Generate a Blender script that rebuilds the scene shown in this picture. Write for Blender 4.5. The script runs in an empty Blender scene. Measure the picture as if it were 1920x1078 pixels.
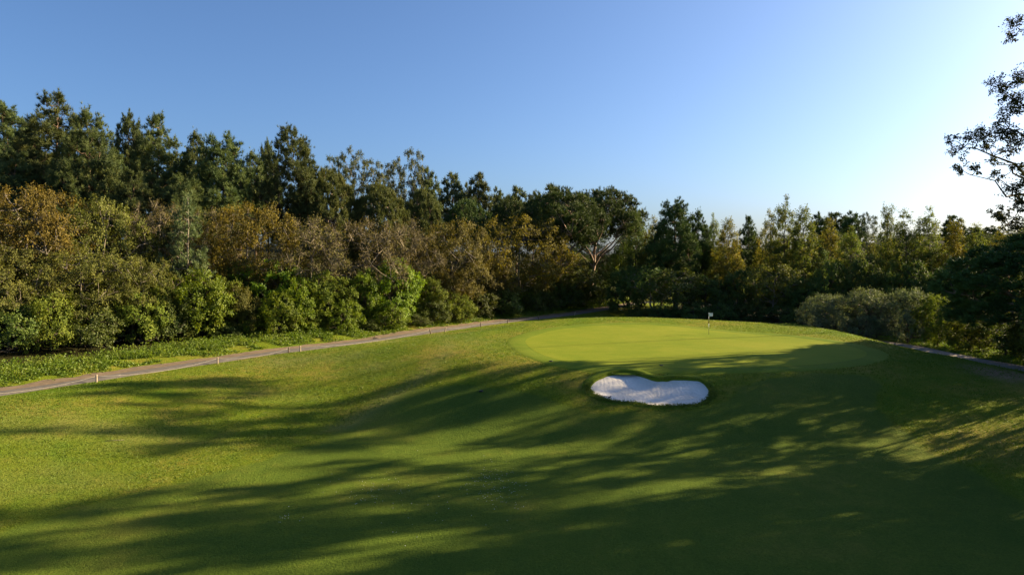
import bpy, math
import numpy as np

# ------------------------------------------------------------------ camera, sky, sun, exposure
SC = bpy.context.scene
COL = SC.collection
CAM_H = 10.0            # drone height above the cart path
FPX = 1280.0            # focal length in pixels of the 1920 px wide photograph
HORIZON = 480.0         # its horizon row

cam_data = bpy.data.cameras.new('camera')
cam_data.sensor_width = 36.0
cam_data.lens = 36.0 * FPX / 1920.0
cam_data.shift_y = -(539.0 - HORIZON) / 1920.0
cam_data.clip_start = 0.5
cam_data.clip_end = 6000.0
cam = bpy.data.objects.new('camera', cam_data)
COL.objects.link(cam)
cam.location = (0, 0, CAM_H)
cam.rotation_euler = (math.radians(90), 0, 0)
SC.camera = cam

SUN_AZ, SUN_EL = 69.0, 21.2      # clockwise from the view direction (+Y), elevation
world = bpy.data.worlds.new('World')
SC.world = world
world.use_nodes = True
wn = world.node_tree
sky = wn.nodes.new('ShaderNodeTexSky')
sky.sky_type = 'NISHITA'
sky.sun_disc = False
sky.sun_elevation = math.radians(SUN_EL)
sky.sun_rotation = math.radians(SUN_AZ)
sky.air_density = 0.85
sky.dust_density = 2.2
sky.ozone_density = 6.0
bg = wn.nodes['Background']
bg.inputs['Strength'].default_value = 0.056
wn.links.new(sky.outputs['Color'], bg.inputs['Color'])

sun_data = bpy.data.lights.new('sun', 'SUN')
sun_data.energy = 5.0
sun_data.angle = math.radians(0.5)
sun_data.color = (1.0, 0.79, 0.48)
sun = bpy.data.objects.new('sun', sun_data)
COL.objects.link(sun)
sun.location = (60, 25, 60)
sun.rotation_euler = (math.radians(90 - SUN_EL), 0, math.radians(180 - SUN_AZ))

SC.view_settings.view_transform = 'Standard'
SC.view_settings.look = 'None'
SC.view_settings.gamma = 1.0
SC.view_settings.use_curve_mapping = False
SC.view_settings.exposure = 1.82
SC.render.engine = 'CYCLES'
cy = SC.cycles
cy.max_bounces = 5
cy.diffuse_bounces = 3
cy.glossy_bounces = 1
cy.transmission_bounces = 3
cy.transparent_max_bounces = 4
cy.use_denoising = True
cy.sample_clamp_indirect = 4.0

# ------------------------------------------------------------------ small helpers
def tag(o, label=None, cat=None, group=None, kind=None):
    if label: o['label'] = label
    if cat: o['category'] = cat
    if group: o['group'] = group
    if kind: o['kind'] = kind
    return o

def mesh_of(name, V, T=None, Q=None, mat=None, smooth=False):
    V = np.asarray(V, np.float32).reshape(-1, 3)
    me = bpy.data.meshes.new(name)
    T = np.zeros((0, 3), np.int32) if T is None else np.asarray(T, np.int32).reshape(-1, 3)
    Q = np.zeros((0, 4), np.int32) if Q is None else np.asarray(Q, np.int32).reshape(-1, 4)
    nl = T.size + Q.size
    me.vertices.add(len(V)); me.vertices.foreach_set('co', V.ravel())
    me.loops.add(nl); me.loops.foreach_set('vertex_index', np.concatenate([T.ravel(), Q.ravel()]))
    me.polygons.add(len(T) + len(Q))
    st = np.concatenate([np.arange(len(T)) * 3, T.size + np.arange(len(Q)) * 4]).astype(np.int32)
    me.polygons.foreach_set('loop_start', st)
    if smooth: me.polygons.foreach_set('use_smooth', np.ones(len(st), bool))
    me.update(calc_edges=True)
    if mat: me.materials.append(mat)
    return me

def obj(name, me, parent=None, loc=(0, 0, 0)):
    o = bpy.data.objects.new(name, me)
    COL.objects.link(o)
    o.location = loc
    if parent: o.parent = parent
    return o

def empty(name, loc, rz=0.0, scale=(1, 1, 1)):
    o = bpy.data.objects.new(name, None)
    COL.objects.link(o)
    o.location = loc; o.rotation_euler = (0, 0, rz); o.scale = scale
    o.empty_display_size = 0.5
    return o

class Geo:                                    # collects triangles and quads
    def __init__(s): s.V = []; s.T = []; s.Q = []; s.n = 0
    def add(s, V, T=None, Q=None):
        V = np.asarray(V, float).reshape(-1, 3)
        if T is not None and len(T): s.T.append(np.asarray(T, np.int64).reshape(-1, 3) + s.n)
        if Q is not None and len(Q): s.Q.append(np.asarray(Q, np.int64).reshape(-1, 4) + s.n)
        s.V.append(V); s.n += len(V)
    def mesh(s, name, mat, smooth=False):
        return mesh_of(name, np.concatenate(s.V) if s.V else np.zeros((0, 3)),
                       np.concatenate(s.T) if s.T else None, np.concatenate(s.Q) if s.Q else None, mat, smooth)
    def tube(s, P, R, k=5, cap=True):
        P = np.asarray(P, float); R = np.asarray(R, float); n = len(P)
        D = np.gradient(P, axis=0); D /= np.linalg.norm(D, axis=1)[:, None] + 1e-9
        up = np.where(np.abs(D[:, 2:3]) > 0.9, np.array([[1.0, 0, 0]]), np.array([[0, 0, 1.0]]))
        if abs(D[:, 2]).mean() > 0.6: up = np.tile([[1.0, 0.02, 0]], (n, 1))
        A = np.cross(D, up); A /= np.linalg.norm(A, axis=1)[:, None] + 1e-9
        B = np.cross(D, A)
        th = np.arange(k) * 2 * math.pi / k
        V = P[:, None] + R[:, None, None] * (A[:, None] * np.cos(th)[None, :, None] + B[:, None] * np.sin(th)[None, :, None])
        i = np.arange(n - 1)[:, None] * k; j = np.arange(k)[None]; j2 = (j + 1) % k
        Q = np.stack([i + j, i + j2, i + k + j2, i + k + j], -1).reshape(-1, 4)
        T = None
        if cap and k > 3:
            T = [[(n - 1) * k, (n - 1) * k + a, (n - 1) * k + a + 1] for a in range(1, k - 1)] + \
                [[0, a + 1, a] for a in range(1, k - 1)]
        s.add(V, T, Q)
    def box(s, c, h):
        c = np.array(c, float); h = np.array(h, float)
        sg = np.array([[x, y, z] for z in (-1, 1) for y in (-1, 1) for x in (-1, 1)], float)
        s.add(c + sg * h, None, [[0, 2, 3, 1], [4, 5, 7, 6], [0, 1, 5, 4], [2, 6, 7, 3], [0, 4, 6, 2], [1, 3, 7, 5]])

def unit(a): return a / (np.linalg.norm(a, axis=-1, keepdims=True) + 1e-9)
def ss(a, b, x):
    t = np.clip((np.asarray(x, float) - a) / (b - a), 0, 1)
    return t * t * (3 - 2 * t)

# smooth value noise for terrain
_nr = np.random.default_rng(3)
_tab = _nr.random((64, 64))
def vnoise(x, y):
    x = np.asarray(x, float); y = np.asarray(y, float)
    xi = np.floor(x).astype(int); yi = np.floor(y).astype(int)
    fx = x - xi; fy = y - yi
    fx = fx * fx * (3 - 2 * fx); fy = fy * fy * (3 - 2 * fy)
    g = lambda a, b: _tab[a % 64, b % 64]
    return (g(xi, yi) * (1 - fx) + g(xi + 1, yi) * fx) * (1 - fy) + (g(xi, yi + 1) * (1 - fx) + g(xi + 1, yi + 1) * fx) * fy

# ------------------------------------------------------------------ terrain
LEFT_EDGE = np.array([(-66, -10), (-50, 22), (-43.5, 36), (-36.8, 47.5), (-33.2, 53.8), (-27.5, 63.2), (-22, 71), (-15.5, 80),
                      (-8.8, 90), (-0.4, 102), (9.5, 113.5), (19, 128), (31, 148), (60, 190), (160, 330)], float)   # lawn edge by the path

def poly_sd(P, x, y):
    """signed distance to a polyline, positive on its right-hand side; plus arc position"""
    x = np.asarray(x, float); y = np.asarray(y, float)
    best = np.full(x.shape, 1e9); sg = np.ones(x.shape)
    for a, b in zip(P[:-1], P[1:]):
        d = b - a; L2 = d @ d
        t = np.clip(((x - a[0]) * d[0] + (y - a[1]) * d[1]) / L2, 0, 1)
        ex = x - a[0] - t * d[0]; ey = y - a[1] - t * d[1]
        q = ex * ex + ey * ey
        m = q < best
        best = np.where(m, q, best)
        sg = np.where(m, np.where(d[0] * ey - d[1] * ex > 0, -1.0, 1.0), sg)
    return sg * np.sqrt(best)

def height0(x, y):
    x = np.asarray(x, float); y = np.asarray(y, float)
    s = poly_sd(LEFT_EDGE, x, y)
    valley = ss(0.5, 21, s) * (1 - ss(21, 40, x)) * (1 - 0.85 * ss(60, 98, y))
    B = -2.1 * valley
    B = B - 0.9 * ss(41, 46, x) * (1 - ss(56, 90, x))                 # the right-hand path lies low
    B = B + 0.5 * ss(33, 41, x) * (1 - ss(41, 46, x)) * ss(40, 50, y) * (1 - ss(62, 70, y))
    B = B - 0.5 * ss(96, 108, y) * ss(0, 12, s)
    # green plateau
    r = np.hypot((x - 16) / np.where(x < 16, 27.0 - 7.5 * ss(66, 80, y), 27.0), (y - 70) / np.where(y > 70, 21.0, 18.5))
    M = (1 - ss(0.80, 1.62, r)) * (1 - 0.85 * ss(36.5, 43.5, x))
    P = 1.32 + 0.036 * (y - 66) - 0.013 * (x - 15) - 0.25 * np.exp(-((x - 27) / 7) ** 2 - ((y - 80) / 8) ** 2)
    z = B + (P - B) * M
    # wooded hill on the left, rising ground behind on the right
    hill = np.interp(y, [0, 60, 110, 200, 400, 900], [13, 14, 13, 11, 8, 4])
    z = z + hill * ss(7, 75, -s) + 0.45 * ss(2.5, 7, -s)
    z = z + 12 * ss(118, 240, y) * ss(0, 40, s) + 6.0 * ss(58, 110, x)
    z = z + 0.22 * (vnoise(x / 9, y / 9) - 0.5) * (1 - M) * ss(0, 4, np.abs(s)) + 0.10 * (vnoise(x / 3.1 + 9, y / 3.1) - 0.5) * (1 - M) * ss(0, 3, np.abs(s))
    return z

def hit(px, py):
    """ground point seen at a photograph pixel (a surveying aid for laying out outlines)"""
    d = np.arange(12, 320, 0.1)
    x = (px - 960) / FPX * d
    zr = CAM_H - (py - HORIZON) / FPX * d
    z = height0(x, d)
    k = int(np.argmax(zr <= z))
    return np.array([x[k], d[k]])

def at(px, d): return (px - 960.0) / FPX * d

def smooth_closed(P, n):
    P = np.asarray(P, float); m = len(P)
    t = np.linspace(0, m, n, endpoint=False); i = t.astype(int); f = (t - i)[:, None]
    p0, p1, p2, p3 = P[(i - 1) % m], P[i % m], P[(i + 1) % m], P[(i + 2) % m]
    return 0.5 * (2 * p1 + (p2 - p0) * f + (2 * p0 - 5 * p1 + 4 * p2 - p3) * f ** 2 + (3 * p1 - p0 - 3 * p2 + p3) * f ** 3)

def smooth_open(P, step):
    P = np.asarray(P, float)
    Q = np.vstack([2 * P[0] - P[1], P, 2 * P[-1] - P[-2]]); out = []
    for i in range(1, len(Q) - 2):
        n = max(2, int(np.linalg.norm(Q[i + 1] - Q[i]) / step))
        f = np.linspace(0, 1, n, endpoint=False)[:, None]
        p0, p1, p2, p3 = Q[i - 1], Q[i], Q[i + 1], Q[i + 2]
        out.append(0.5 * (2 * p1 + (p2 - p0) * f + (2 * p0 - 5 * p1 + 4 * p2 - p3) * f ** 2 + (3 * p1 - p0 - 3 * p2 + p3) * f ** 3))
    return np.vstack(out + [P[-1:]])

def poly_in_sd(P, x, y):
    """signed distance to a closed outline, negative inside"""
    x = np.asarray(x, float); y = np.asarray(y, float)
    best = np.full(x.shape, 1e9); ins = np.zeros(x.shape, bool)
    for a, b in zip(P, np.roll(P, -1, 0)):
        d = b - a
        t = np.clip(((x - a[0]) * d[0] + (y - a[1]) * d[1]) / (d @ d + 1e-12), 0, 1)
        best = np.minimum(best, (x - a[0] - t * d[0]) ** 2 + (y - a[1] - t * d[1]) ** 2)
        c = (a[1] > y) != (b[1] > y)
        ins ^= c & (x < (b[0] - a[0]) * (y - a[1]) / (b[1] - a[1] + 1e-12) + a[0])
    return np.where(ins, -1, 1) * np.sqrt(best)

BUNKER_PX = [(1105, 727), (1112, 715), (1130, 705), (1160, 698), (1188, 699), (1205, 703), (1221, 708), (1240, 711), (1262, 709),
             (1290, 710), (1312, 713), (1325, 723), (1332, 737), (1326, 748), (1310, 757), (1272, 760), (1232, 760), (1190, 755),
             (1150, 752), (1126, 745), (1110, 736)]
BUNKER = smooth_closed([hit(*p) for p in BUNKER_PX], 120)
GREEN_PX = [(985, 640), (1003, 659), (1050, 676), (1110, 685), (1180, 689), (1290, 690), (1420, 689), (1540, 683), (1612, 672),
            (1624, 661), (1590, 649), (1530, 638), (1460, 630), (1390, 625), (1325, 619), (1260, 612), (1195, 609), (1120, 611), (1050, 618), (1005, 629)]
GREEN = smooth_closed([hit(*p) for p in GREEN_PX], 160)
FAIRWAY_PX = [(-200, 1078), (0, 1000), (150, 950), (330, 905), (560, 842), (690, 775), (760, 735), (860, 722), (980, 735), (1090, 770), (1240, 775),
              (1350, 760), (1400, 720), (1560, 700), (1640, 715), (1650, 760), (1720, 830), (1850, 900), (2000, 1078), (900, 1300)]
FAIRWAY = smooth_closed([hit(*p) for p in FAIRWAY_PX], 200)
BC = BUNKER.mean(0)

# ------------------------------------------------------------------ materials
def new_mat(name):
    m = bpy.data.materials.new(name); m.use_nodes = True
    nt = m.node_tree
    return m, nt, nt.nodes['Principled BSDF'], nt.nodes['Material Output']

def ramp(nt, fac, stops, interp='LINEAR'):
    r = nt.nodes.new('ShaderNodeValToRGB'); r.color_ramp.interpolation = interp
    el = r.color_ramp.elements
    while len(el) < len(stops): el.new(0.5)
    for e, (p, c) in zip(el, stops): e.position = p; e.color = (*c, 1)
    if fac is not None: nt.links.new(fac, r.inputs['Fac'])
    return r.outputs['Color']

def noise(nt, scale, detail=3.0, rough=0.6, coord='Object', vec=None):
    n = nt.nodes.new('ShaderNodeTexNoise')
    n.inputs['Scale'].default_value = scale; n.inputs['Detail'].default_value = detail; n.inputs['Roughness'].default_value = rough
    if vec is None:
        tc = nt.nodes.new('ShaderNodeTexCoord'); vec = tc.outputs[coord]
    nt.links.new(vec, n.inputs['Vector'])
    return n.outputs['Fac']

def mix(nt, fac, a, b, mode='MIX'):
    m = nt.nodes.new('ShaderNodeMix'); m.data_type = 'RGBA'; m.blend_type = mode
    for sock, v in ((m.inputs[0], fac), (m.inputs[6], a), (m.inputs[7], b)):
        if isinstance(v, (int, float)): sock.default_value = v
        elif isinstance(v, tuple): sock.default_value = (*v, 1)
        else: nt.links.new(v, sock)
    return m.outputs[2]

def math_n(nt, op, a, b=0.0, clamp=False):
    m = nt.nodes.new('ShaderNodeMath'); m.operation = op; m.use_clamp = clamp
    for s, v in zip(m.inputs, (a, b)):
        if isinstance(v, (int, float)): s.default_value = v
        else: nt.links.new(v, s)
    return m.outputs[0]

def bump(nt, bsdf, h, dist, strength=1.0):
    b = nt.nodes.new('ShaderNodeBump'); b.inputs['Distance'].default_value = dist; b.inputs['Strength'].default_value = strength
    nt.links.new(h, b.inputs['Height']); nt.links.new(b.outputs['Normal'], bsdf.inputs['Normal'])

def leaf_mat(name, c1, c2, c3, trans=0.3, rough=0.65, spec=0.12, vary=0.25, accent=None, isl=0.42):
    m, nt, p, out = new_mat(name)
    geo = nt.nodes.new('ShaderNodeNewGeometry'); oi = nt.nodes.new('ShaderNodeObjectInfo')
    nz = noise(nt, 0.55, 2.0)
    f = math_n(nt, 'ADD', math_n(nt, 'MULTIPLY', geo.outputs['Random Per Island'], isl),
               math_n(nt, 'MULTIPLY', math_n(nt, 'SUBTRACT', nz, 0.28), 1.25), True)
    stops = [(0.1, c1), (0.5, c2), (0.9, c3)]
    if accent: stops = [(0.1, c1), (0.45, c2), (0.72, c3), (0.95, accent)]
    col = ramp(nt, f, stops)
    hs = nt.nodes.new('ShaderNodeHueSaturation')
    nt.links.new(col, hs.inputs['Color'])
    nt.links.new(math_n(nt, 'ADD', math_n(nt, 'MULTIPLY', oi.outputs['Random'], vary * 1.6), 1 - vary * 0.8), hs.inputs['Value'])
    nt.links.new(math_n(nt, 'ADD', math_n(nt, 'MULTIPLY', oi.outputs['Random'], 0.03), 0.485), hs.inputs['Hue'])
    nt.links.new(hs.outputs['Color'], p.inputs['Base Color'])
    p.inputs['Roughness'].default_value = rough
    p.inputs['Specular IOR Level'].default_value = spec
    tr = nt.nodes.new('ShaderNodeBsdfTranslucent')
    tcol = mix(nt, 1.0, hs.outputs['Color'], (1.25, 1.2, 0.55), 'MULTIPLY')
    nt.links.new(tcol, tr.inputs['Color'])
    ms = nt.nodes.new('ShaderNodeMixShader'); ms.inputs[0].default_value = trans
    nt.links.new(p.outputs[0], ms.inputs[1]); nt.links.new(tr.outputs[0], ms.inputs[2])
    nt.links.new(ms.outputs[0], out.inputs['Surface'])
    return m

def bark_mat(name, a, b):
    m, nt, p, out = new_mat(name)
    tc = nt.nodes.new('ShaderNodeTexCoord'); mp = nt.nodes.new('ShaderNodeMapping')
    mp.inputs['Scale'].default_value = (6, 6, 1.2); nt.links.new(tc.outputs['Object'], mp.inputs['Vector'])
    n = noise(nt, 1.0, 4.0, 0.7, vec=mp.outputs['Vector'])
    nt.links.new(ramp(nt, n, [(0.3, a), (0.7, b)]), p.inputs['Base Color'])
    p.inputs['Roughness'].default_value = 0.9; p.inputs['Specular IOR Level'].default_value = 0.15
    bump(nt, p, n, 0.05)
    return m

def plain_mat(name, a, b, scale=20.0, rough=0.8, bd=0.005):
    m, nt, p, out = new_mat(name)
    n = noise(nt, scale, 4.0, 0.65)
    nt.links.new(ramp(nt, n, [(0.3, a), (0.7, b)]), p.inputs['Base Color'])
    p.inputs['Roughness'].default_value = rough; p.inputs['Specular IOR Level'].default_value = 0.25
    bump(nt, p, n, bd)
    return m

def ground_mat():
    m, nt, p, out = new_mat('turf_and_forest_floor')
    big = noise(nt, 0.11, 3.0, 0.55); mid = noise(nt, 0.8, 4.0, 0.65); fine = noise(nt, 9.0, 3.0, 0.7); vf = noise(nt, 28.0, 2.0, 0.7)
    f = math_n(nt, 'ADD', math_n(nt, 'MULTIPLY', big, 0.9), math_n(nt, 'MULTIPLY', mid, 0.55))
    rough_c = ramp(nt, f, [(0.46, (0.066, 0.130, 0.008)), (0.72, (0.118, 0.150, 0.013)), (0.94, (0.205, 0.175, 0.034))])
    fair_c = ramp(nt, f, [(0.46, (0.056, 0.098, 0.014)), (0.75, (0.080, 0.118, 0.016)), (0.95, (0.118, 0.138, 0.022))])
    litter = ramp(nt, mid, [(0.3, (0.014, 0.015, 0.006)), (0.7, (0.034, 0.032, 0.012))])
    dirt = ramp(nt, mid, [(0.3, (0.20, 0.13, 0.075)), (0.7, (0.30, 0.20, 0.12))])
    def att(n):
        a = nt.nodes.new('ShaderNodeAttribute'); a.attribute_name = n; return a.outputs['Fac']
    c = mix(nt, att('fairway'), rough_c, fair_c)
    grain = ramp(nt, math_n(nt, 'ADD', math_n(nt, 'MULTIPLY', fine, 0.5), math_n(nt, 'MULTIPLY', vf, 0.5)), [(0.3, (0.52, 0.54, 0.52)), (0.7, (1.46, 1.42, 1.35))])
    c = mix(nt, 1.0, c, grain, 'MULTIPLY')
    worn = att('worn')
    c = mix(nt, math_n(nt, 'MULTIPLY', worn, 0.75), c, (0.19, 0.185, 0.06))
    dm = math_n(nt, 'MULTIPLY', att('dirt'), math_n(nt, 'ADD', fine, 0.6), True)
    c = mix(nt, dm, c, dirt)
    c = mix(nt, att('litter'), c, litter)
    nt.links.new(c, p.inputs['Base Color'])
    p.inputs['Roughness'].default_value = 0.85; p.inputs['Specular IOR Level'].default_value = 0.03
    h = math_n(nt, 'ADD', math_n(nt, 'MULTIPLY', fine, 0.6), math_n(nt, 'ADD', math_n(nt, 'MULTIPLY', vf, 0.3), math_n(nt, 'MULTIPLY', mid, 0.8)))
    bump(nt, p, h, 0.16)
    return m

def turf_mat(name, a, b, c, grain=14.0, bd=0.015):
    m, nt, p, out = new_mat(name)
    tc = nt.nodes.new('ShaderNodeTexCoord'); mp = nt.nodes.new('ShaderNodeMapping')
    mp.inputs['Rotation'].default_value = (0, 0, 0.35); mp.inputs['Scale'].default_value = (0.5, 1.6, 1.0)
    nt.links.new(tc.outputs['Object'], mp.inputs['Vector'])
    big = math_n(nt, 'ADD', math_n(nt, 'MULTIPLY', noise(nt, 0.16, 4.0, 0.6), 0.6), math_n(nt, 'MULTIPLY', noise(nt, 0.9, 5.0, 0.7, vec=mp.outputs['Vector']), 0.4))
    fine = noise(nt, grain, 3.0, 0.7)
    col = ramp(nt, big, [(0.38, a), (0.5, b), (0.63, c)])
    col = mix(nt, 1.0, col, ramp(nt, fine, [(0.3, (0.85, 0.85, 0.85)), (0.7, (1.12, 1.12, 1.1))]), 'MULTIPLY')
    nt.links.new(col, p.inputs['Base Color'])
    p.inputs['Roughness'].default_value = 0.8; p.inputs['Specular IOR Level'].default_value = 0.03
    bump(nt, p, math_n(nt, 'ADD', fine, math_n(nt, 'MULTIPLY', big, 2.0)), bd)
    return m

M = {}
M['ground'] = ground_mat()
M['green'] = turf_mat('close_mown_green', (0.130, 0.172, 0.013), (0.156, 0.190, 0.016), (0.188, 0.206, 0.021))
M['collar'] = turf_mat('collar_turf', (0.090, 0.138, 0.012), (0.112, 0.155, 0.014), (0.138, 0.168, 0.018), 8.0, 0.03)
def sand_mat():
    m, nt, p, out = new_mat('bunker_sand')
    big = noise(nt, 0.5, 3.0, 0.6); fine = noise(nt, 5.0, 4.0, 0.7)
    col = ramp(nt, math_n(nt, 'ADD', math_n(nt, 'MULTIPLY', big, 0.6), math_n(nt, 'MULTIPLY', fine, 0.4)), [(0.35, (0.54, 0.50, 0.44)), (0.65, (0.72, 0.675, 0.61))])
    nt.links.new(col, p.inputs['Base Color'])
    p.inputs['Roughness'].default_value = 0.95; p.inputs['Specular IOR Level'].default_value = 0.1
    w = nt.nodes.new('ShaderNodeTexWave'); w.inputs['Scale'].default_value = 0.9; w.inputs['Distortion'].default_value = 9.0; w.inputs['Detail'].default_value = 2.0
    tc = nt.nodes.new('ShaderNodeTexCoord'); nt.links.new(tc.outputs['Object'], w.inputs['Vector'])
    bump(nt, p, math_n(nt, 'ADD', math_n(nt, 'MULTIPLY', w.outputs['Fac'], 0.18), math_n(nt, 'ADD', math_n(nt, 'MULTIPLY', fine, 0.6), big)), 0.04)
    return m
M['sand'] = sand_mat()
M['asphalt'] = plain_mat('worn_path_surface', (0.080, 0.072, 0.062), (0.138, 0.122, 0.104), 1.3, 0.9, 0.01)
M['side_path'] = plain_mat('pale_side_path', (0.20, 0.165, 0.135), (0.30, 0.255, 0.21), 1.5, 0.9, 0.01)
M['dirt'] = plain_mat('reddish_dirt', (0.108, 0.078, 0.048), (0.185, 0.132, 0.082), 1.1, 0.95, 0.03)
M['post'] = plain_mat('weathered_post_wood', (0.26, 0.20, 0.13), (0.42, 0.34, 0.24), 9.0, 0.9, 0.01)
M['dark_post'] = plain_mat('dark_post_wood', (0.10, 0.075, 0.05), (0.19, 0.14, 0.10), 9.0, 0.9, 0.01)
M['rope'] = plain_mat('pale_rope', (0.27, 0.24, 0.19), (0.40, 0.36, 0.30), 60.0, 0.9, 0.003)
M['black'] = plain_mat('black_paint', (0.012, 0.012, 0.013), (0.02, 0.02, 0.02), 30.0, 0.5, 0.001)
M['white'] = plain_mat('white_paint', (0.74, 0.74, 0.72), (0.82, 0.82, 0.80), 12.0, 0.5, 0.001)
M['bark_pine'] = bark_mat('pine_bark', (0.055, 0.038, 0.028), (0.17, 0.115, 0.08))
M['bark_grey'] = bark_mat('grey_bark', (0.10, 0.085, 0.065), (0.28, 0.24, 0.19))
M['bark_pale'] = bark_mat('pale_stone_pine_bark', (0.17, 0.12, 0.09), (0.34, 0.25, 0.19))
M['bark_dark'] = bark_mat('dark_bark', (0.05, 0.04, 0.03), (0.12, 0.10, 0.075))
M['twig'] = bark_mat('bare_twigs', (0.13, 0.11, 0.075), (0.27, 0.225, 0.155))
M['pine'] = leaf_mat('pine_needles', (0.045, 0.070, 0.028), (0.112, 0.142, 0.046), (0.226, 0.225, 0.075), 0.18, 0.6, 0.12, isl=0.25)
M['pine_far'] = leaf_mat('far_tree_leaves', (0.048, 0.069, 0.029), (0.098, 0.117, 0.046), (0.155, 0.163, 0.073), 0.18)
M['stone'] = leaf_mat('stone_pine_needles', (0.049, 0.069, 0.022), (0.107, 0.125, 0.034), (0.190, 0.185, 0.057), 0.15, 0.6, 0.12, isl=0.25)
M['stone_dark'] = leaf_mat('dark_stone_pine_needles', (0.038, 0.066, 0.019), (0.074, 0.115, 0.028), (0.128, 0.166, 0.043), 0.12, 0.6, 0.12, isl=0.25)
M['young'] = leaf_mat('young_pine_needles', (0.086, 0.122, 0.051), (0.144, 0.187, 0.079), (0.245, 0.273, 0.108), 0.2, isl=0.25)
M['oak_orange'] = leaf_mat('orange_oak_leaves', (0.058, 0.052, 0.013), (0.109, 0.086, 0.016), (0.164, 0.125, 0.021), 0.35, accent=(0.225, 0.162, 0.023))
M['oak_brown'] = leaf_mat('brown_oak_leaves', (0.066, 0.060, 0.017), (0.109, 0.094, 0.023), (0.158, 0.133, 0.029), 0.3)
M['oak_olive'] = leaf_mat('olive_oak_leaves', (0.061, 0.072, 0.017), (0.106, 0.114, 0.023), (0.167, 0.159, 0.032), 0.3)
M['laurel'] = leaf_mat('bright_laurel_leaves', (0.053, 0.095, 0.008), (0.125, 0.191, 0.012), (0.221, 0.281, 0.020), 0.38, 0.55, 0.2)
M['laurel_dull'] = leaf_mat('dull_laurel_leaves', (0.061, 0.093, 0.014), (0.122, 0.156, 0.018), (0.182, 0.206, 0.028), 0.32)
M['dark_shrub'] = leaf_mat('dark_ivy_leaves', (0.031, 0.054, 0.010), (0.071, 0.100, 0.016), (0.129, 0.156, 0.024), 0.28, 0.55, 0.2)
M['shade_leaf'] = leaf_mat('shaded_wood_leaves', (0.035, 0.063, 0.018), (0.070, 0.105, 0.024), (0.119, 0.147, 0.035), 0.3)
M['gum'] = leaf_mat('gum_leaves', (0.048, 0.081, 0.018), (0.095, 0.130, 0.025), (0.163, 0.179, 0.031), 0.4, accent=(0.260, 0.170, 0.034))
M['gum_gold'] = leaf_mat('gold_tipped_gum_leaves', (0.060, 0.076, 0.013), (0.119, 0.121, 0.018), (0.198, 0.163, 0.026), 0.4, accent=(0.264, 0.158, 0.026))
M['gum_tall'] = leaf_mat('tall_gum_leaves', (0.033, 0.045, 0.016), (0.062, 0.071, 0.022), (0.112, 0.103, 0.032), 0.25)
M['grey_bush'] = leaf_mat('grey_green_leaves', (0.063, 0.086, 0.043), (0.108, 0.133, 0.066), (0.159, 0.177, 0.089), 0.25)
M['verge'] = leaf_mat('verge_leaves', (0.057, 0.096, 0.010), (0.104, 0.150, 0.014), (0.180, 0.204, 0.036), 0.4, 0.55, 0.25)
M['rough'] = leaf_mat('rough_grass_blades', (0.066, 0.125, 0.013), (0.111, 0.167, 0.017), (0.193, 0.209, 0.046), 0.3, 0.6, 0.2)
M['lip'] = leaf_mat('bunker_lip_grass', (0.058, 0.122, 0.016), (0.102, 0.175, 0.023), (0.166, 0.213, 0.042), 0.3, 0.6, 0.2)

# ------------------------------------------------------------------ the ground sheet
def axis(breaks):
    out = []
    for a, b, st in breaks: out.append(np.arange(a, b, st))
    return np.concatenate(out)
xs = axis([(-2600, -400, 200), (-400, -120, 20), (-120, -56, 4), (-56, 3, 0.5), (3, 19, 0.2), (19, 60, 0.5), (60, 120, 4), (120, 400, 20), (400, 2601, 200)])
ys = axis([(-400, -40, 40), (-40, 12, 4), (12, 46, 0.5), (46, 58, 0.2), (58, 120, 0.5), (120, 180, 2), (180, 400, 10), (400, 3000, 200)])
X, Y = np.meshgrid(xs, ys)
Z = height0(X, Y)
bsd = np.full(X.shape, 99.0)
mk = (np.abs(X - BC[0]) < 12) & (np.abs(Y - BC[1]) < 10)
bsd[mk] = poly_in_sd(BUNKER, X[mk], Y[mk])
Z = np.where(bsd < 0.30, Z - 2.2, Z)
ny, nx = X.shape
I = np.arange(ny * nx).reshape(ny, nx)
Q = np.stack([I[:-1, :-1], I[:-1, 1:], I[1:, 1:], I[1:, :-1]], -1).reshape(-1, 4)
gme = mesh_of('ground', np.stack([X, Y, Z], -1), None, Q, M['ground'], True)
def attr(me, name, arr):
    a = me.attributes.new(name, 'FLOAT', 'POINT'); a.data.foreach_set('value', np.asarray(arr, np.float32).ravel())
S = poly_sd(LEFT_EDGE, X, Y)
fw = np.zeros(X.shape); mk = (np.abs(X) < 60) & (Y > 5) & (Y < 100)
fw[mk] = 1 - ss(-0.25, 0.25, poly_in_sd(FAIRWAY, X[mk], Y[mk]) + 0.6 * (vnoise(X[mk] / 2, Y[mk] / 2) - 0.5))
attr(gme, 'fairway', fw)
edge_n = 3 * (vnoise(X / 3, Y / 3) - 0.5)
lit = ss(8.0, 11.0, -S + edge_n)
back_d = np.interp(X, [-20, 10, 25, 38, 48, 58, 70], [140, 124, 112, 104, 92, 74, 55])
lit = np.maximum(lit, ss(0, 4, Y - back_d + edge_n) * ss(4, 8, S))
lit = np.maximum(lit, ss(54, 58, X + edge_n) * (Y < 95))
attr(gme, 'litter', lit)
dirt = np.exp(-((X - 39.5) / 1.6) ** 2 - ((Y - 55.0) / 3.2) ** 2) * 1.3 + np.exp(-((X - 42.5) / 1.8) ** 2 - ((Y - 51) / 4) ** 2)
attr(gme, 'dirt', np.clip(dirt * (0.4 + 1.2 * vnoise(X * 1.3, Y * 1.3)), 0, 1))
track = smooth_open([hit(822, 624), hit(840, 640), hit(835, 665), hit(800, 700), hit(720, 750), hit(640, 800)], 1.0)
tsd = np.full(X.shape, 99.0); mk = (np.abs(X) < 30) & (Y > 30) & (Y < 95)
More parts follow.
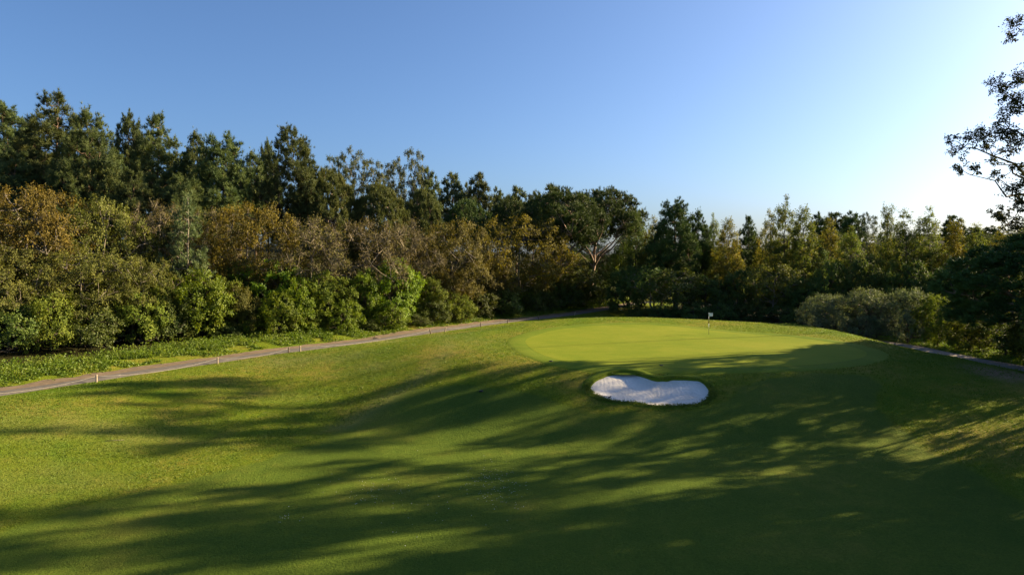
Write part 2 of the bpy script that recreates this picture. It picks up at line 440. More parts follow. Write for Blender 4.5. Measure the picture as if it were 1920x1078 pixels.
tsd[mk] = np.abs(poly_sd(track, X[mk], Y[mk]))
worn = 0.55 * np.exp(-(tsd / 1.0) ** 2) * (0.4 + vnoise(X / 1.5, Y / 1.5))
for (px, py, rx, ry, a) in ((560, 675, 6, 2.5, 0.8), (640, 668, 4, 2, 0.7), (720, 640, 3, 2, 0.8), (690, 690, 3, 2, .4), (130, 800, 9, 3, .5), (60, 900, 5, 3, .4), (880, 640, 3, 5, .35), (480, 740, 5, 2, .3)):
    c = hit(px, py)
    worn = np.maximum(worn, a * np.exp(-((X - c[0]) / rx) ** 2 - ((Y - c[1]) / ry) ** 2) * (0.3 + 1.1 * vnoise(X / 1.2, Y / 1.2)))
attr(gme, 'worn', np.clip(worn, 0, 1))
ground = tag(obj('ground', gme), kind='structure')

# ---- putting green, its collar, bunker
def ring_sheet(rings, closed_centre=None):
    """rings: list of (n,3) closed outlines from inside to outside"""
    n = len(rings[0]); V = np.concatenate(rings); Qs = []
    for k in range(len(rings) - 1):
        j = np.arange(n); j2 = (j + 1) % n
        Qs.append(np.stack([k * n + j, (k + 1) * n + j, (k + 1) * n + j2, k * n + j2], -1))
    T = None
    if closed_centre is not None:
        V = np.vstack([V, closed_centre]); c = len(V) - 1; j = np.arange(n)
        T = np.stack([np.full(n, c), j, (j + 1) % n], -1)
    return V, T, np.concatenate(Qs)

def on_ground(P, dz): return np.column_stack([P, height0(P[:, 0], P[:, 1]) + dz])
def ccw(P):
    a = np.sum(P[:, 0] * np.roll(P[:, 1], -1) - P[:, 1] * np.roll(P[:, 0], -1))
    return P if a > 0 else P[::-1]
GREEN = ccw(GREEN); BUNKER = ccw(BUNKER)
gc = GREEN.mean(0)
rings = [on_ground(gc + (GREEN - gc) * k, 0.03) for k in np.linspace(0.03, 1, 40)]
V, T, Qd = ring_sheet(rings, on_ground(gc[None], 0.03))
tag(obj('putting_green', mesh_of('putting_green', V, T, Qd, M['green'], True)), kind='structure')
def offset_out(P, d):
    t = np.roll(P, -1, 0) - np.roll(P, 1, 0); n = unit(np.column_stack([t[:, 1], -t[:, 0]]))
    return P + n * d
rings = [on_ground(offset_out(GREEN, d), z) for d, z in ((-0.1, 0.012), (0.3, 0.045), (0.8, 0.045), (1.3, 0.04), (1.7, 0.02), (1.9, -0.03))]
V, T, Qd = ring_sheet(rings)
tag(obj('green_collar', mesh_of('green_collar', V, T, Qd, M['collar'], True)), kind='structure')

bc = BUNKER.mean(0)
rngb = np.random.default_rng(8)
rings = []
for k in np.linspace(0.02, 1.06, 40):
    P = bc + (BUNKER - bc) * k
    bowl = 0.05 + 0.42 * (1 - min(k, 1.0) ** 2.2)
    z = height0(P[:, 0], P[:, 1]) - bowl + 0.05 * (vnoise(P[:, 0] * 1.4, P[:, 1] * 1.4) - 0.5)
    back = np.clip((P[:, 1] - bc[1]) / 3.0, 0, 1) * ss(0.55, 1.0, k)
    z -= 0.08 * back
    rings.append(np.column_stack([P, z]))
V, T, Qd = ring_sheet(rings, np.array([[bc[0], bc[1], height0(bc[0], bc[1]) - 0.47]]))
tag(obj('bunker_sand', mesh_of('bunker_sand', V, T, Qd, M['sand'], True)), kind='structure')
wob = 0.10 * (vnoise(np.arange(len(BUNKER)) / 2.3, np.zeros(len(BUNKER))) - 0.5)
rings = []
for d, z in ((-0.10, -0.6), (-0.10, -0.10), (-0.06, 0.0), (0.02, 0.04), (0.2, 0.05), (0.45, 0.03), (0.7, -0.04)):
    P = offset_out(BUNKER, d) + (wob[:, None] * unit(BUNKER - bc) if d < 0.5 else 0)
    hi = np.clip((BUNKER[:, 1] - bc[1]) / 3.0, -0.4, 1)
    rings.append(np.column_stack([P, height0(P[:, 0], P[:, 1]) + np.where(hi > 0, z + (0.16 * hi if -0.09 < d < 0.6 else 0), np.minimum(z, 0.015))]))
V, T, Qd = ring_sheet(rings)
tag(obj('bunker_lip', mesh_of('bunker_lip', V, T, Qd, M['collar'], True)), kind='structure')

# ---- paths
def strip(name, line, widths, dz, mat, crown=0.03, wander=0.0, seed=0):
    t = np.gradient(line, axis=0); n = unit(np.column_stack([t[:, 1], -t[:, 0]]))
    cols = []
    k = np.arange(len(line))
    us = np.linspace(0, 1, 7)
    wl = wander * (vnoise(k / 3.0 + seed, k * 0 + 1.5) - 0.5) * 2 + 0.35 * wander * (vnoise(k / 0.9 + seed, k * 0 + 7.5) - 0.5) * 2
    wr = wander * (vnoise(k / 3.0 + seed + 31, k * 0 + 4.5) - 0.5) * 2
    for u in us:
        off = widths[0] + wl + (widths[1] + wr - widths[0] - wl) * u
        P = line + n * off[:, None]
        z = height0(P[:, 0], P[:, 1]) + dz + crown * (1 - (2 * u - 1) ** 2) - (0.10 if u in (0, 1) else 0)
        cols.append(np.column_stack([P, z]))
    V = np.stack(cols, 1).reshape(-1, 3); m = len(us)
    i = np.arange(len(line) - 1)[:, None] * m; j = np.arange(m - 1)[None]
    Qd = np.stack([i + j, i + j + 1, i + m + j + 1, i + m + j], -1).reshape(-1, 4)
    return tag(obj(name, mesh_of(name, V, None, Qd[:, ::-1], mat, True)), kind='structure')

left_line = smooth_open(LEFT_EDGE[1:13], 0.6)
strip('dirt_shoulder', left_line, (-4.5, -0.15), 0.02, M['dirt'], 0.03, 0.55, 3)
strip('cart_path', left_line, (-2.6, -0.3), 0.06, M['asphalt'], 0.04, 0.12, 11)
right_line = smooth_open([(51, 20), (50.2, 38), (49.6, 52), (48.9, 64.5), (47.8, 76), (46.6, 86), (42.5, 96), (34, 104), (22, 110)], 0.6)
strip('side_path', right_line, (-1.4, 1.4), 0.05, M['side_path'], 0.04, 0.15, 5)

# ------------------------------------------------------------------ tree builders
def bez(a, b, c, n):
    t = np.linspace(0, 1, n)[:, None]
    return a * (1 - t) ** 2 + 2 * b * t * (1 - t) + c * t * t

def leaves(g, rng, P, D, L, W, spread=0.8, droop=0.0, O=None):
    """rhombic leaf sprays at P along D"""
    n = len(P)
    A = unit(D + rng.normal(0, spread, (n, 3)) + np.array([0, 0, -droop]))
    if O is None: Sd = unit(np.cross(A, rng.normal(0, 1, (n, 3))))
    else:
        Nw = unit(O + rng.normal(0, 0.5, (n, 3)))
        A = unit(A - 0.85 * np.sum(A * Nw, 1, keepdims=True) * Nw); Sd = unit(np.cross(Nw, A))
    l = (L * rng.uniform(0.65, 1.3, n))[:, None]; w = (W * rng.uniform(0.65, 1.3, n))[:, None]
    Nn = np.cross(A, Sd)
    V = np.stack([P, P + A * l * 0.5 + Sd * w * 0.5 + Nn * w * 0.12, P + A * l, P + A * l * 0.5 - Sd * w * 0.5 + Nn * w * 0.12], 1)
    i = np.arange(n)[:, None] * 4
    g.add(V.reshape(-1, 3), None, i + np.array([[0, 1, 2, 3]]))

def needles(g, rng, P, D, k, L, W, spread, O):
    n = len(P)
    P = np.repeat(P, k, 0); D = np.repeat(D, k, 0); m = n * k
    A = unit(D + rng.normal(0, spread, (m, 3)))
    Sd = unit(np.cross(A, np.repeat(O, k, 0) + rng.normal(0, 0.45, (m, 3))))
    l = (L * rng.uniform(0.7, 1.25, m))[:, None]
    V = np.stack([P + Sd * W * 0.5, P + A * l, P - Sd * W * 0.5], 1)
    g.add(V.reshape(-1, 3), np.arange(m * 3).reshape(-1, 3))

def flat_twigs(g, A, B, w, rng):
    n = len(A); d = unit(B - A); s = unit(np.cross(d, rng.normal(0, 1, (n, 3)))) * (w * 0.5)
    V = np.stack([A - s, A + s, B], 1)
    g.add(V.reshape(-1, 3), np.arange(n * 3).reshape(-1, 3))

PROTO = {}
def tree_proto(key, seed, H, z0, z1, prof, n_clump, Rc, trunk_r, leaf, per, twigs=8, main=7, shell=0.45, fork=0.5, up=0.3, out=0.5,
               flat=0.8, lean=(0, 0), trunk_top=0.9, attach=0.35, lobes=0.25, clumps=None, trunks=None, droop=0.0, twig_w=0.03, leaf_in=0.35):
    """A tree as two meshes: trunk with limbs and twigs, and the crown of leaves or needles.
    prof(t): crown radius against crown height t in 0..1 from z0 to z1."""
    rng = np.random.default_rng(seed)
    wood = Geo(); crown = Geo(); fine = Geo()
    lean = np.array([lean[0], lean[1], 0.0])
    def axis_at(z): return lean * (z / H) ** 1.3 * H + np.array([0, 0, 1.0]) * z
    ph = rng.uniform(0, 6.28, 4)
    if clumps is None:
        C = []; tries = 0
        while len(C) < n_clump:
            best, bd = None, -1
            for _ in range(9):
                t = rng.random(); rr = prof(t)
                if rng.random() > rr / max(prof(u) for u in (0.1, .3, .5, .7)) + 0.16: continue
                th = rng.uniform(0, 6.2832)
                lob = 1 + lobes * (0.5 * math.sin(2 * th + ph[0]) + 0.5 * math.sin(3 * th + ph[1] + 3 * t) + 0.5 * math.sin(5 * th + ph[2] + 5 * t))
                r = rr * lob * math.sqrt(rng.uniform(shell, 1))
                z = z0 + (z1 - z0) * t
                c = axis_at(z) + np.array([r * math.cos(th), r * math.sin(th), 0])
                dmin = min([np.sum((c - q) ** 2) for q in C], default=1e9)
                if dmin > bd: best, bd = c, dmin
            if best is not None: C.append(best)
        C = np.array(C)
        R = Rc * rng.uniform(0.65, 1.35, len(C))
    else:
        C = np.array([c[:3] for c in clumps], float); R = np.array([c[3] for c in clumps], float)
    n = len(C)
    # trunk(s)
    nt_ = trunks or [(0, 0, 0, 0)]
    tips = []
    for (bx, by, tx, ty) in nt_:
        zt = np.linspace(-0.4, H * trunk_top, 10)
        P = np.array([axis_at(max(z, 0)) + np.array([bx + tx * z / H, by + ty * z / H, min(z, 0)]) for z in zt])
        P[2:, :2] += rng.normal(0, trunk_r * 0.5, (8, 2))
        u = zt.clip(0) / (H * trunk_top)
        wood.tube(P, trunk_r * (1.25 - 0.25 * np.minimum(u * 8, 1)) * (1 - 0.85 * u) + 0.015, 7)
        tips.append((zt, P))
    def trunk_pt(z, which):
        zt, P = tips[which]
        return np.array([np.interp(z, zt, P[:, i]) for i in range(3)])
    # main limbs towards spread-out clumps, minor limbs from them
    idx = [int(np.argmax(C[:, 2] * 0.3 + np.hypot(C[:, 0], C[:, 1])))]
    dm = np.sum((C - C[idx[0]]) ** 2, 1)
    while len(idx) < min(main, n):
        k = int(np.argmax(dm)); idx.append(k); dm = np.minimum(dm, np.sum((C - C[k]) ** 2, 1))
    limbs = []
    for k in idx:
        w = int(np.argmin([np.hypot(*(C[k] - trunk_pt(C[k][2] * 0.6, q))[:2]) for q in range(len(nt_))]))
        ctr = trunk_pt(C[k][2], w); hd = np.hypot(*(C[k] - ctr)[:2])
        za = np.clip(C[k][2] - hd * fork - 0.3, attach * z1 * rng.uniform(0.75, 1.25), H * trunk_top * 0.97)
        a = trunk_pt(za, w); e = a + (C[k] - a) * 0.9
        midp = a + (e - a) * 0.5 + np.array([0, 0, 0.12 * hd]) + rng.normal(0, 0.07 * (hd + .5), 3)
        P = bez(a, midp, e, 7)
        P[1:-1] += rng.normal(0, 0.035 * hd + 0.02, (5, 3))
        r0 = max(0.05, trunk_r * 0.62 * (1 - 0.75 * za / (H * trunk_top)))
        wood.tube(P, np.linspace(r0, 0.03, 7), 5); limbs.append(P)
    LP = np.concatenate([p[2:] for p in limbs] + [t[1][5:] for t in tips])
    for k in range(n):
        d2 = np.sum((LP - C[k]) ** 2 * np.array([1, 1, 1.0]), 1) + np.where(LP[:, 2] > C[k][2] + 0.2, 6.0, 0)
        a = LP[int(np.argmin(d2))]; L = np.linalg.norm(C[k] - a)
        if L < 0.25: continue
        midp = (a + C[k]) / 2 + rng.normal(0, 0.10 * L, 3) + np.array([0, 0, -0.05 * L])
        fine.tube(bez(a, midp, C[k], 4), np.array([0.055, 0.045, 0.03, 0.015]) * (0.7 + trunk_r), 3, False)
    # twigs and leaves of every clump
    ci = np.repeat(np.arange(n), np.maximum(3, (twigs * (R / R.mean()) ** 1.6).astype(int)))
    axis_pts = np.array([axis_at(z) for z in C[:, 2] - 0.15 * (z1 - z0)])
    outw = unit(C - axis_pts)
    D = unit(rng.normal(0, 1, (len(ci), 3)) + up * np.array([0, 0, 1.0]) + out * outw[ci])
    ln = R[ci] * rng.uniform(0.55, 1.05, len(ci))
    E = C[ci] + D * ln[:, None] * np.array([1, 1, flat])
    if twig_w: flat_twigs(fine, C[ci], E, twig_w, rng)
    kind, k2, Lf, Wf, sp = leaf
    if kind:
        ti = np.repeat(np.arange(len(ci)), per)
        u = rng.uniform(leaf_in, 1.05, len(ti))[:, None]
        P = C[ci][ti] + (E - C[ci])[ti] * u + rng.normal(0, 0.09 * R[ci][ti][:, None] + 0.02, (len(ti), 3))
        Dl = D[ti] + up * 0.6 * np.array([0, 0, 1.0])
        O = unit(0.7 * unit(P - C[ci][ti]) + 0.6 * outw[ci][ti] + np.array([0, 0, 0.25]))
        if kind == 'leaf': leaves(crown, rng, P, unit(Dl), Lf, Wf, sp, droop, O)
        else: needles(crown, rng, P, unit(Dl), k2, Lf, Wf, sp, O)
    PROTO[key] = dict(H=H, W=2 * float(np.percentile(np.hypot(*(C - np.array([axis_at(z) for z in C[:, 2]])).T[:2]), 92) + R.mean() * 0.45),
                      top=float((C[:, 2] + R * flat * 0.75).max()), wood=wood, crown=crown, fine=fine)

def bake(key, woodmat, leafmat, twig_crown=False):
    p = PROTO[key]
    p['wood_me'] = p['wood'].mesh(key + '_trunk', woodmat, True)
    c, f = p['crown'], p['fine']
    cat = lambda L, k: np.concatenate(L) if L else np.zeros((0, k), np.int64)
    cT, fT, cQ, fQ = cat(c.T, 3), cat(f.T, 3) + c.n, cat(c.Q, 4), cat(f.Q, 4) + c.n
    me = mesh_of(key + '_crown', np.concatenate(c.V + f.V), np.concatenate([cT, fT]), np.concatenate([cQ, fQ]), leafmat)
    me.materials.append(woodmat)
    me.polygons.foreach_set('material_index', np.concatenate([np.zeros(len(cT)), np.ones(len(fT)), np.zeros(len(cQ)), np.ones(len(fQ))]).astype(np.int32))
    p['crown_me'] = me

dome = lambda t: 1e-3 + math.sqrt(max(0, 1 - (1.0 - min(t * 1.0, 1)) ** 2 * 0.8)) * math.sqrt(max(0, 1 - max(0, (t - 0.35) / 0.65) ** 2))
def rounded(w, lo=0.55, pk=0.4):
    return lambda t: w * (lo + (1 - lo) * min(1, t / pk)) * math.sqrt(max(0.004, 1 - max(0, (t - pk) / (1.02 - pk)) ** 2.2))
def conical(w, lo=0.7, pk=0.25, tip=0.08):
    return lambda t: w * ((lo + (1 - lo) * t / pk) if t < pk else (tip + (1 - tip) * (1 - (t - pk) / (1 - pk)) ** 0.95))
def umbrella(w):
    return lambda t: w * math.sqrt(max(0.003, 1 - t ** 2.0)) * (0.80 + 0.2 * min(1, t * 3))

N_PINE = ('needle', 17, 0.46, 0.052, 0.6)
for i, sd in enumerate((11, 12, 13)):
    tree_proto(f'pine{i}', sd, 19, 5.0 + 0.8 * i, 18.6, conical(4.6, 0.7, 0.30, 0.14), 115, 1.15, 0.30, N_PINE, 5, twigs=13, main=14,
               shell=0.30, fork=0.15, up=0.95, out=0.25, flat=1.25, attach=0.25, lobes=0.35, lean=(0.02 * (i - 1), 0.01), leaf_in=0.25)
tree_proto('pine_twin', 17, 21, 6.5, 20.6, conical(4.6, 0.55, 0.45, 0.2), 115, 1.15, 0.30, N_PINE, 5, twigs=13, main=14, shell=0.3, fork=0.15,
           up=0.95, out=0.25, flat=1.25, attach=0.3, lobes=0.3, trunks=[(-0.9, 0, -1.2, 0), (0.7, 0.3, 0.2, 0)], leaf_in=0.25)
for i, sd in enumerate((21, 22)):
    tree_proto(f'farpine{i}', sd, 16, 5.5, 15.6, conical(2.9, 0.6, 0.3, 0.2), 50, 1.05, 0.2, ('needle', 6, 0.7, 0.16, 0.65), 4, twigs=10, main=10, shell=0.2,
               fork=0.1, up=0.7, out=0.3, flat=1.0, attach=0.3, lobes=0.45)
N_ST = ('needle', 12, 0.38, 0.06, 0.5)
for i, sd in enumerate((31, 32)):
    tree_proto(f'stone{i}', sd, 13, 7.0, 12.4, umbrella(6.6), 175, 1.0, 0.36, N_ST, 4, twigs=12, main=12, shell=0.25, fork=0.75, up=0.8, out=0.35,
               flat=0.8, attach=0.40, trunk_top=0.62, lobes=0.18, leaf_in=0.35)
tree_proto('stone_low', 34, 11, 3.6, 10.4, umbrella(6.0), 215, 0.85, 0.34, N_ST, 5, twigs=11, main=12, shell=0.62, fork=0.6, up=0.75, out=0.6,
           flat=0.8, attach=0.25, trunk_top=0.55, lobes=0.10, leaf_in=0.35)
tree_proto('stone_lean', 35, 14, 8.2, 13.4, umbrella(6.4), 170, 1.0, 0.38, N_ST, 4, twigs=12, main=11, shell=0.25, fork=0.8, up=0.8, out=0.35,
           flat=0.8, attach=0.33, trunk_top=0.6, lobes=0.2, lean=(0.16, 0.0), leaf_in=0.35)
L_OAK = ('leaf', 0, 0.22, 0.14, 0.9)
for i, sd in enumerate((41, 42, 43)):
    tree_proto(f'oak{i}', sd, 11, 2.6, 10.6, rounded(5.6, 0.6, 0.35), 110, 1.2, 0.28, L_OAK, 15, twigs=15, main=11, shell=0.30, fork=0.55, up=0.35, out=0.4,
               flat=0.8, attach=0.22, lobes=0.35, trunk_top=0.7, twig_w=0.035, leaf_in=0.3)
for i, sd in enumerate((46, 47)):
    tree_proto(f'thinoak{i}', sd, 11, 3.0, 10.6, rounded(5.4, 0.6, 0.4), 95, 1.15, 0.27, ('leaf', 0, 0.18, 0.12, 0.9), 2, twigs=46, main=14, shell=0.25, fork=0.5,
               up=0.45, out=0.4, flat=0.9, attach=0.2, lobes=0.35, trunk_top=0.7, twig_w=0.055)
L_LAU = ('leaf', 0, 0.22, 0.14, 0.75)
for i, sd in enumerate((51, 52, 53)):
    tree_proto(f'laurel{i}', sd, 7, 0.8, 6.7, rounded(3.3, 0.75, 0.35), 80, 0.9, 0.14, L_LAU, 15, twigs=14, main=9, shell=0.45, fork=0.6, up=0.35, out=0.8,
               flat=0.85, attach=0.1, lobes=0.35, trunk_top=0.7)
for i, sd in enumerate((56, 57, 58)):
    tree_proto(f'shrub{i}', sd, 4.5, 0.3, 4.3, rounded(2.9, 0.85, 0.3), 64, 0.85, 0.10, ('leaf', 0, 0.20, 0.13, 0.85), 13, twigs=13, main=8, shell=0.4, fork=0.6, up=0.3,
               out=0.6, flat=0.85, attach=0.08, lobes=0.4, trunk_top=0.65)
L_GUM = ('leaf', 0, 0.32, 0.13, 0.7)
for i, sd in enumerate((61, 62, 63)):
    tree_proto(f'gum{i}', sd, 19, 2.5, 18.6, conical(3.6, 0.85, 0.3, 0.16), 125, 1.1, 0.22, L_GUM, 15, twigs=13, main=16, shell=0.30, fork=0.7, up=0.7, out=0.3,
               flat=1.2, attach=0.12, lobes=0.4, droop=0.4)
for i, sd in enumerate((66, 67)):
    tree_proto(f'tallgum{i}', sd, 24, 9.5, 23.4, rounded(5.2, 0.5, 0.5), 48, 1.4, 0.32, ('leaf', 0, 0.36, 0.17, 0.7), 20, twigs=15, main=12, shell=0.35, fork=0.9,
               up=0.3, out=0.4, flat=0.85, attach=0.35, lobes=0.5, droop=0.5)
tree_proto('highgum0', 68, 38, 30, 37.2, rounded(5.2, 0.6, 0.4), 34, 1.3, 0.2, ('leaf', 0, 0.40, 0.20, 0.7), 13, twigs=15, main=12, shell=0.3, fork=0.9,
           up=0.3, out=0.4, flat=0.85, attach=0.55, lobes=0.5, droop=0.5)
tree_proto('highgum1', 69, 38, 33.6, 37.4, rounded(5.2, 0.6, 0.4), 26, 1.2, 0.2, ('leaf', 0, 0.40, 0.20, 0.7), 13, twigs=15, main=12, shell=0.3, fork=0.9,
           up=0.3, out=0.4, flat=0.85, attach=0.55, lobes=0.5, droop=0.5)
tree_proto('greybush0', 71, 5.5, 0.4, 5.3, rounded(3.8, 0.85, 0.3), 80, 0.95, 0.12, ('leaf', 0, 0.30, 0.08, 0.5), 10, twigs=16, main=10, shell=0.4, fork=0.7, up=0.8,
           out=0.5, flat=1.0, attach=0.08, lobes=0.3, trunk_top=0.6)
tree_proto('greybush1', 72, 5.5, 0.4, 5.3, rounded(3.8, 0.85, 0.3), 80, 0.95, 0.12, ('leaf', 0, 0.30, 0.08, 0.5), 10, twigs=16, main=10, shell=0.4, fork=0.7, up=0.8,
           out=0.5, flat=1.0, attach=0.08, lobes=0.4, trunk_top=0.6)
tree_proto('young0', 75, 11, 2.5, 10.8, conical(1.8, 0.8, 0.2, 0.05), 42, 0.62, 0.11, ('needle', 9, 0.30, 0.05, 0.5), 4, twigs=8, main=14, shell=0.2, fork=0.1, up=1.2, out=0.5,
           flat=1.5, attach=0.2, lobes=0.3, leaf_in=0.1)
tree_proto('smalltree0', 81, 8, 3.4, 7.8, rounded(3.4, 0.5, 0.5), 48, 0.95, 0.17, ('leaf', 0, 0.26, 0.15, 0.8), 11, twigs=13, main=9, shell=0.25, fork=0.7, up=0.3, out=0.4,
           flat=0.85, attach=0.32, lobes=0.4, lean=(-0.10, 0.02), trunk_top=0.8)
tree_proto('smalltree1', 82, 8, 3.0, 7.8, rounded(3.4, 0.5, 0.5), 48, 0.95, 0.17, ('leaf', 0, 0.26, 0.15, 0.8), 11, twigs=13, main=9, shell=0.25, fork=0.7, up=0.3, out=0.4,
           flat=0.85, attach=0.32, lobes=0.4, lean=(0.06, 0.02), trunk_top=0.8)

WOOD = dict(pine='bark_pine', farpine='bark_pine', stone='bark_pale', oak='bark_grey', thinoak='twig', laurel='bark_dark', shrub='bark_dark', gum='bark_dark',
            tallgum='bark_grey', highgum='bark_grey', greybush='bark_dark', young='bark_grey', smalltree='bark_grey', edgegum='bark_dark')
NAME = dict(pine='pine_tree', farpine='pine_tree', stone='stone_pine', oak='oak_tree', thinoak='bare_oak', laurel='laurel_shrub', shrub='shrub', gum='eucalyptus_tree',
            tallgum='eucalyptus_tree', highgum='eucalyptus_tree', greybush='grey_shrub', young='young_pine', smalltree='small_tree', edgegum='eucalyptus_tree')
CAT = dict(laurel='shrub', shrub='shrub', greybush='shrub')
DEFLEAF = dict(pine='pine', farpine='pine_far', stone='stone', oak='oak_brown', thinoak='oak_brown', laurel='laurel', shrub='dark_shrub', gum='gum', tallgum='gum_tall', highgum='gum_tall',
               greybush='grey_bush', young='young', smalltree='shade_leaf', edgegum='gum_tall')
def stem(key): return key.rstrip('0123456789').split('_')[0]
prng = np.random.default_rng(99)
CASTER = []
def plant(key, x, y, h, w, label, leafmat=None, group=None, rz=None, top_exact=True):
    p = PROTO[key]; st = stem(key)
    if 'wood_me' not in p: bake(key, M[WOOD[st]], M[DEFLEAF[st]])
    z = float(height0(x, y)) - 0.08
    sxy = w / p['W']; sz = h / p['top']
    root = empty(NAME[st], (x, y, z), prng.uniform(0, 6.283) if rz is None else rz, (sxy, sxy, sz))
    tag(root, label, CAT.get(st, 'tree'), group)
    tr = obj('trunk', p['wood_me'], root)
    if p['crown_me'] is not None:
        cr = obj('crown', p['crown_me'], root)
        if leafmat:
            cr.material_slots[0].link = 'OBJECT'; cr.material_slots[0].material = M[leafmat]
    return root
def plant_px(key, px, d, top, wpx, label, leafmat=None, group=None, rz=None):
    while px < 1180 and poly_sd(LEFT_EDGE, at(px, d), d) > (-6.4 if stem(key) == 'shrub' else -7.0 if stem(key) == 'laurel' else -8.5): d += 0.5
    x = at(px, d); z = float(height0(x, d))
    h = CAM_H + (HORIZON - top) * d / FPX - z
    return plant(key, x, d, h, wpx * d / FPX, label, leafmat, group, rz)

# ------------------------------------------------------------------ the wooded hillside on the left
G_PINE = 'pines on the left skyline'
for a in [
    ('pine1', 8, 104, 193, 150, 'pine cut by the left edge of the photo, on the skyline'),
    ('pine0', 102, 97, 176, 165, 'tallest pine of the left skyline, broad dark crown over a straight trunk'),
    ('pine2', 172, 91, 203, 135, 'lighter olive pine just right of the tallest skyline pine'),
    ('pine1', 240, 112, 211, 85, 'narrow pine tip between the olive pine and the next broad pine'),
    ('pine0', 292, 98, 216, 135, 'broad pointed pine, second broad peak from the left on the skyline'),
    ('pine2', 372, 116, 246, 75, 'slim pine peak rising left of the twin-topped bushy pine'),
    ('pine1', 418, 99, 250, 150, 'wide bushy pine with several tips, left of the two-stemmed pine'),
    ('pine2', 480, 114, 284, 90, 'low rounded pine in the dip left of the two-stemmed pine'),
    ('pine1', 503, 120, 262, 55, 'thin pine tip touching the left side of the two-stemmed pine'),
]: plant_px(*a[:6], group=G_PINE)
plant_px('pine_twin', 546, 104, 236, 120, 'tall two-stemmed pine standing clear of its neighbours on the skyline', group=G_PINE, rz=0.0)
for a in [('pine0', 50, 118, 232, 110, 'pine glimpsed between the left-edge pine and the tallest skyline pine'), ('pine2', 140, 122, 245, 100, 'pine in the gap right behind the tallest skyline pine'),
          ('pine1', 205, 104, 280, 100, 'low pine in the gap right of the lighter olive pine'), ('pine0', 335, 114, 285, 100, 'low pine in the gap right of the second broad peak'),
          ('pine2', 260, 126, 255, 70, 'far pine behind the left flank of the second broad peak'), ('pine1', 450, 124, 310, 90, 'pine behind the right flank of the wide bushy pine'),
          ('pine0', 30, 90, 285, 130, 'low pine directly above the orange-brown oak at the left edge'), ('pine2', 120, 88, 318, 110, 'low pine at the foot of the tallest skyline pine'),
          ('pine0', 250, 90, 322, 110, 'low pine above the thin brown oak left of the young pine'), ('pine1', 345, 92, 330, 120, 'low pine directly behind the young pine'),
          ('pine0', 578, 122, 320, 70, 'low pine right behind the two-stemmed pine')]:
    plant_px(*a, group='pines filling the left hillside')
for a in [
    ('tallgum0', 630, 150, 292, 55, 'leftmost small eucalyptus on the far skyline right of the two-stemmed pine'),
    ('tallgum1', 664, 148, 276, 62, 'pointed eucalyptus, second on the far skyline right of the two-stemmed pine'),
    ('tallgum0', 700, 155, 300, 60, 'low round eucalyptus left of the pair of far skyline eucalyptus trees'),
    ('tallgum1', 738, 150, 295, 62, 'left tree of the close far-skyline eucalyptus pair'),
    ('tallgum0', 776, 146, 280, 60, 'tallest far-skyline eucalyptus with a tufted open top'),
    ('farpine0', 803, 148, 318, 50, 'small pointed tree leaning on the tufted far eucalyptus'),
]: plant_px(*a[:6], 'pine_far', group='far skyline trees')
for a in [
    ('farpine1', 848, 165, 327, 52, 'far pine left of the gap above the small umbrella pines'),
    ('farpine0', 876, 172, 346, 40, 'short far pine between two taller far pines'),
    ('farpine1', 899, 165, 327, 50, 'far pine with a sharp top above the small umbrella pines'),
    ('farpine0', 932, 175, 354, 40, 'small far pine right of the sharp-topped far pine'),
    ('farpine1', 968, 172, 352, 56, 'bushy far pine above the rightmost small umbrella pine'),
    ('farpine0', 1000, 175, 362, 48, 'low far pine just left of the large umbrella pines'),
    ('farpine1', 1034, 165, 349, 66, 'far pine peeking over the large umbrella pines'),
]: plant_px(*a[:6], group='far skyline trees')
G_ST = 'umbrella pines along the hillside'
for a in [
    ('stone_low', 614, 107, 319, 135, 'rounded umbrella pine below the two-stemmed pine'),
    ('stone_low', 712, 110, 346, 125, 'flat sloping umbrella pine, second from the left on the hillside'),
    ('stone_low', 790, 116, 357, 90, 'small dome-shaped umbrella pine, third from the left on the hillside'),
    ('stone1', 876, 126, 374, 90, 'dark small umbrella pine, fourth from the left on the hillside'),
    ('stone0', 953, 138, 370, 80, 'dark small umbrella pine touching the large umbrella pines'),
]: plant_px(*a[:6], 'stone_dark' if a[1] > 850 else None, group=G_ST)
plant_px('stone0', 1050, 116, 354, 195, 'large dark umbrella pine with forked pale limbs, left of the leaning one', 'stone_dark', G_ST, 0.6)
plant_px('stone_lean', 1104, 112, 351, 165, 'large umbrella pine on a pale leaning trunk beside the bright sky', 'stone_dark', G_ST, 0.0)

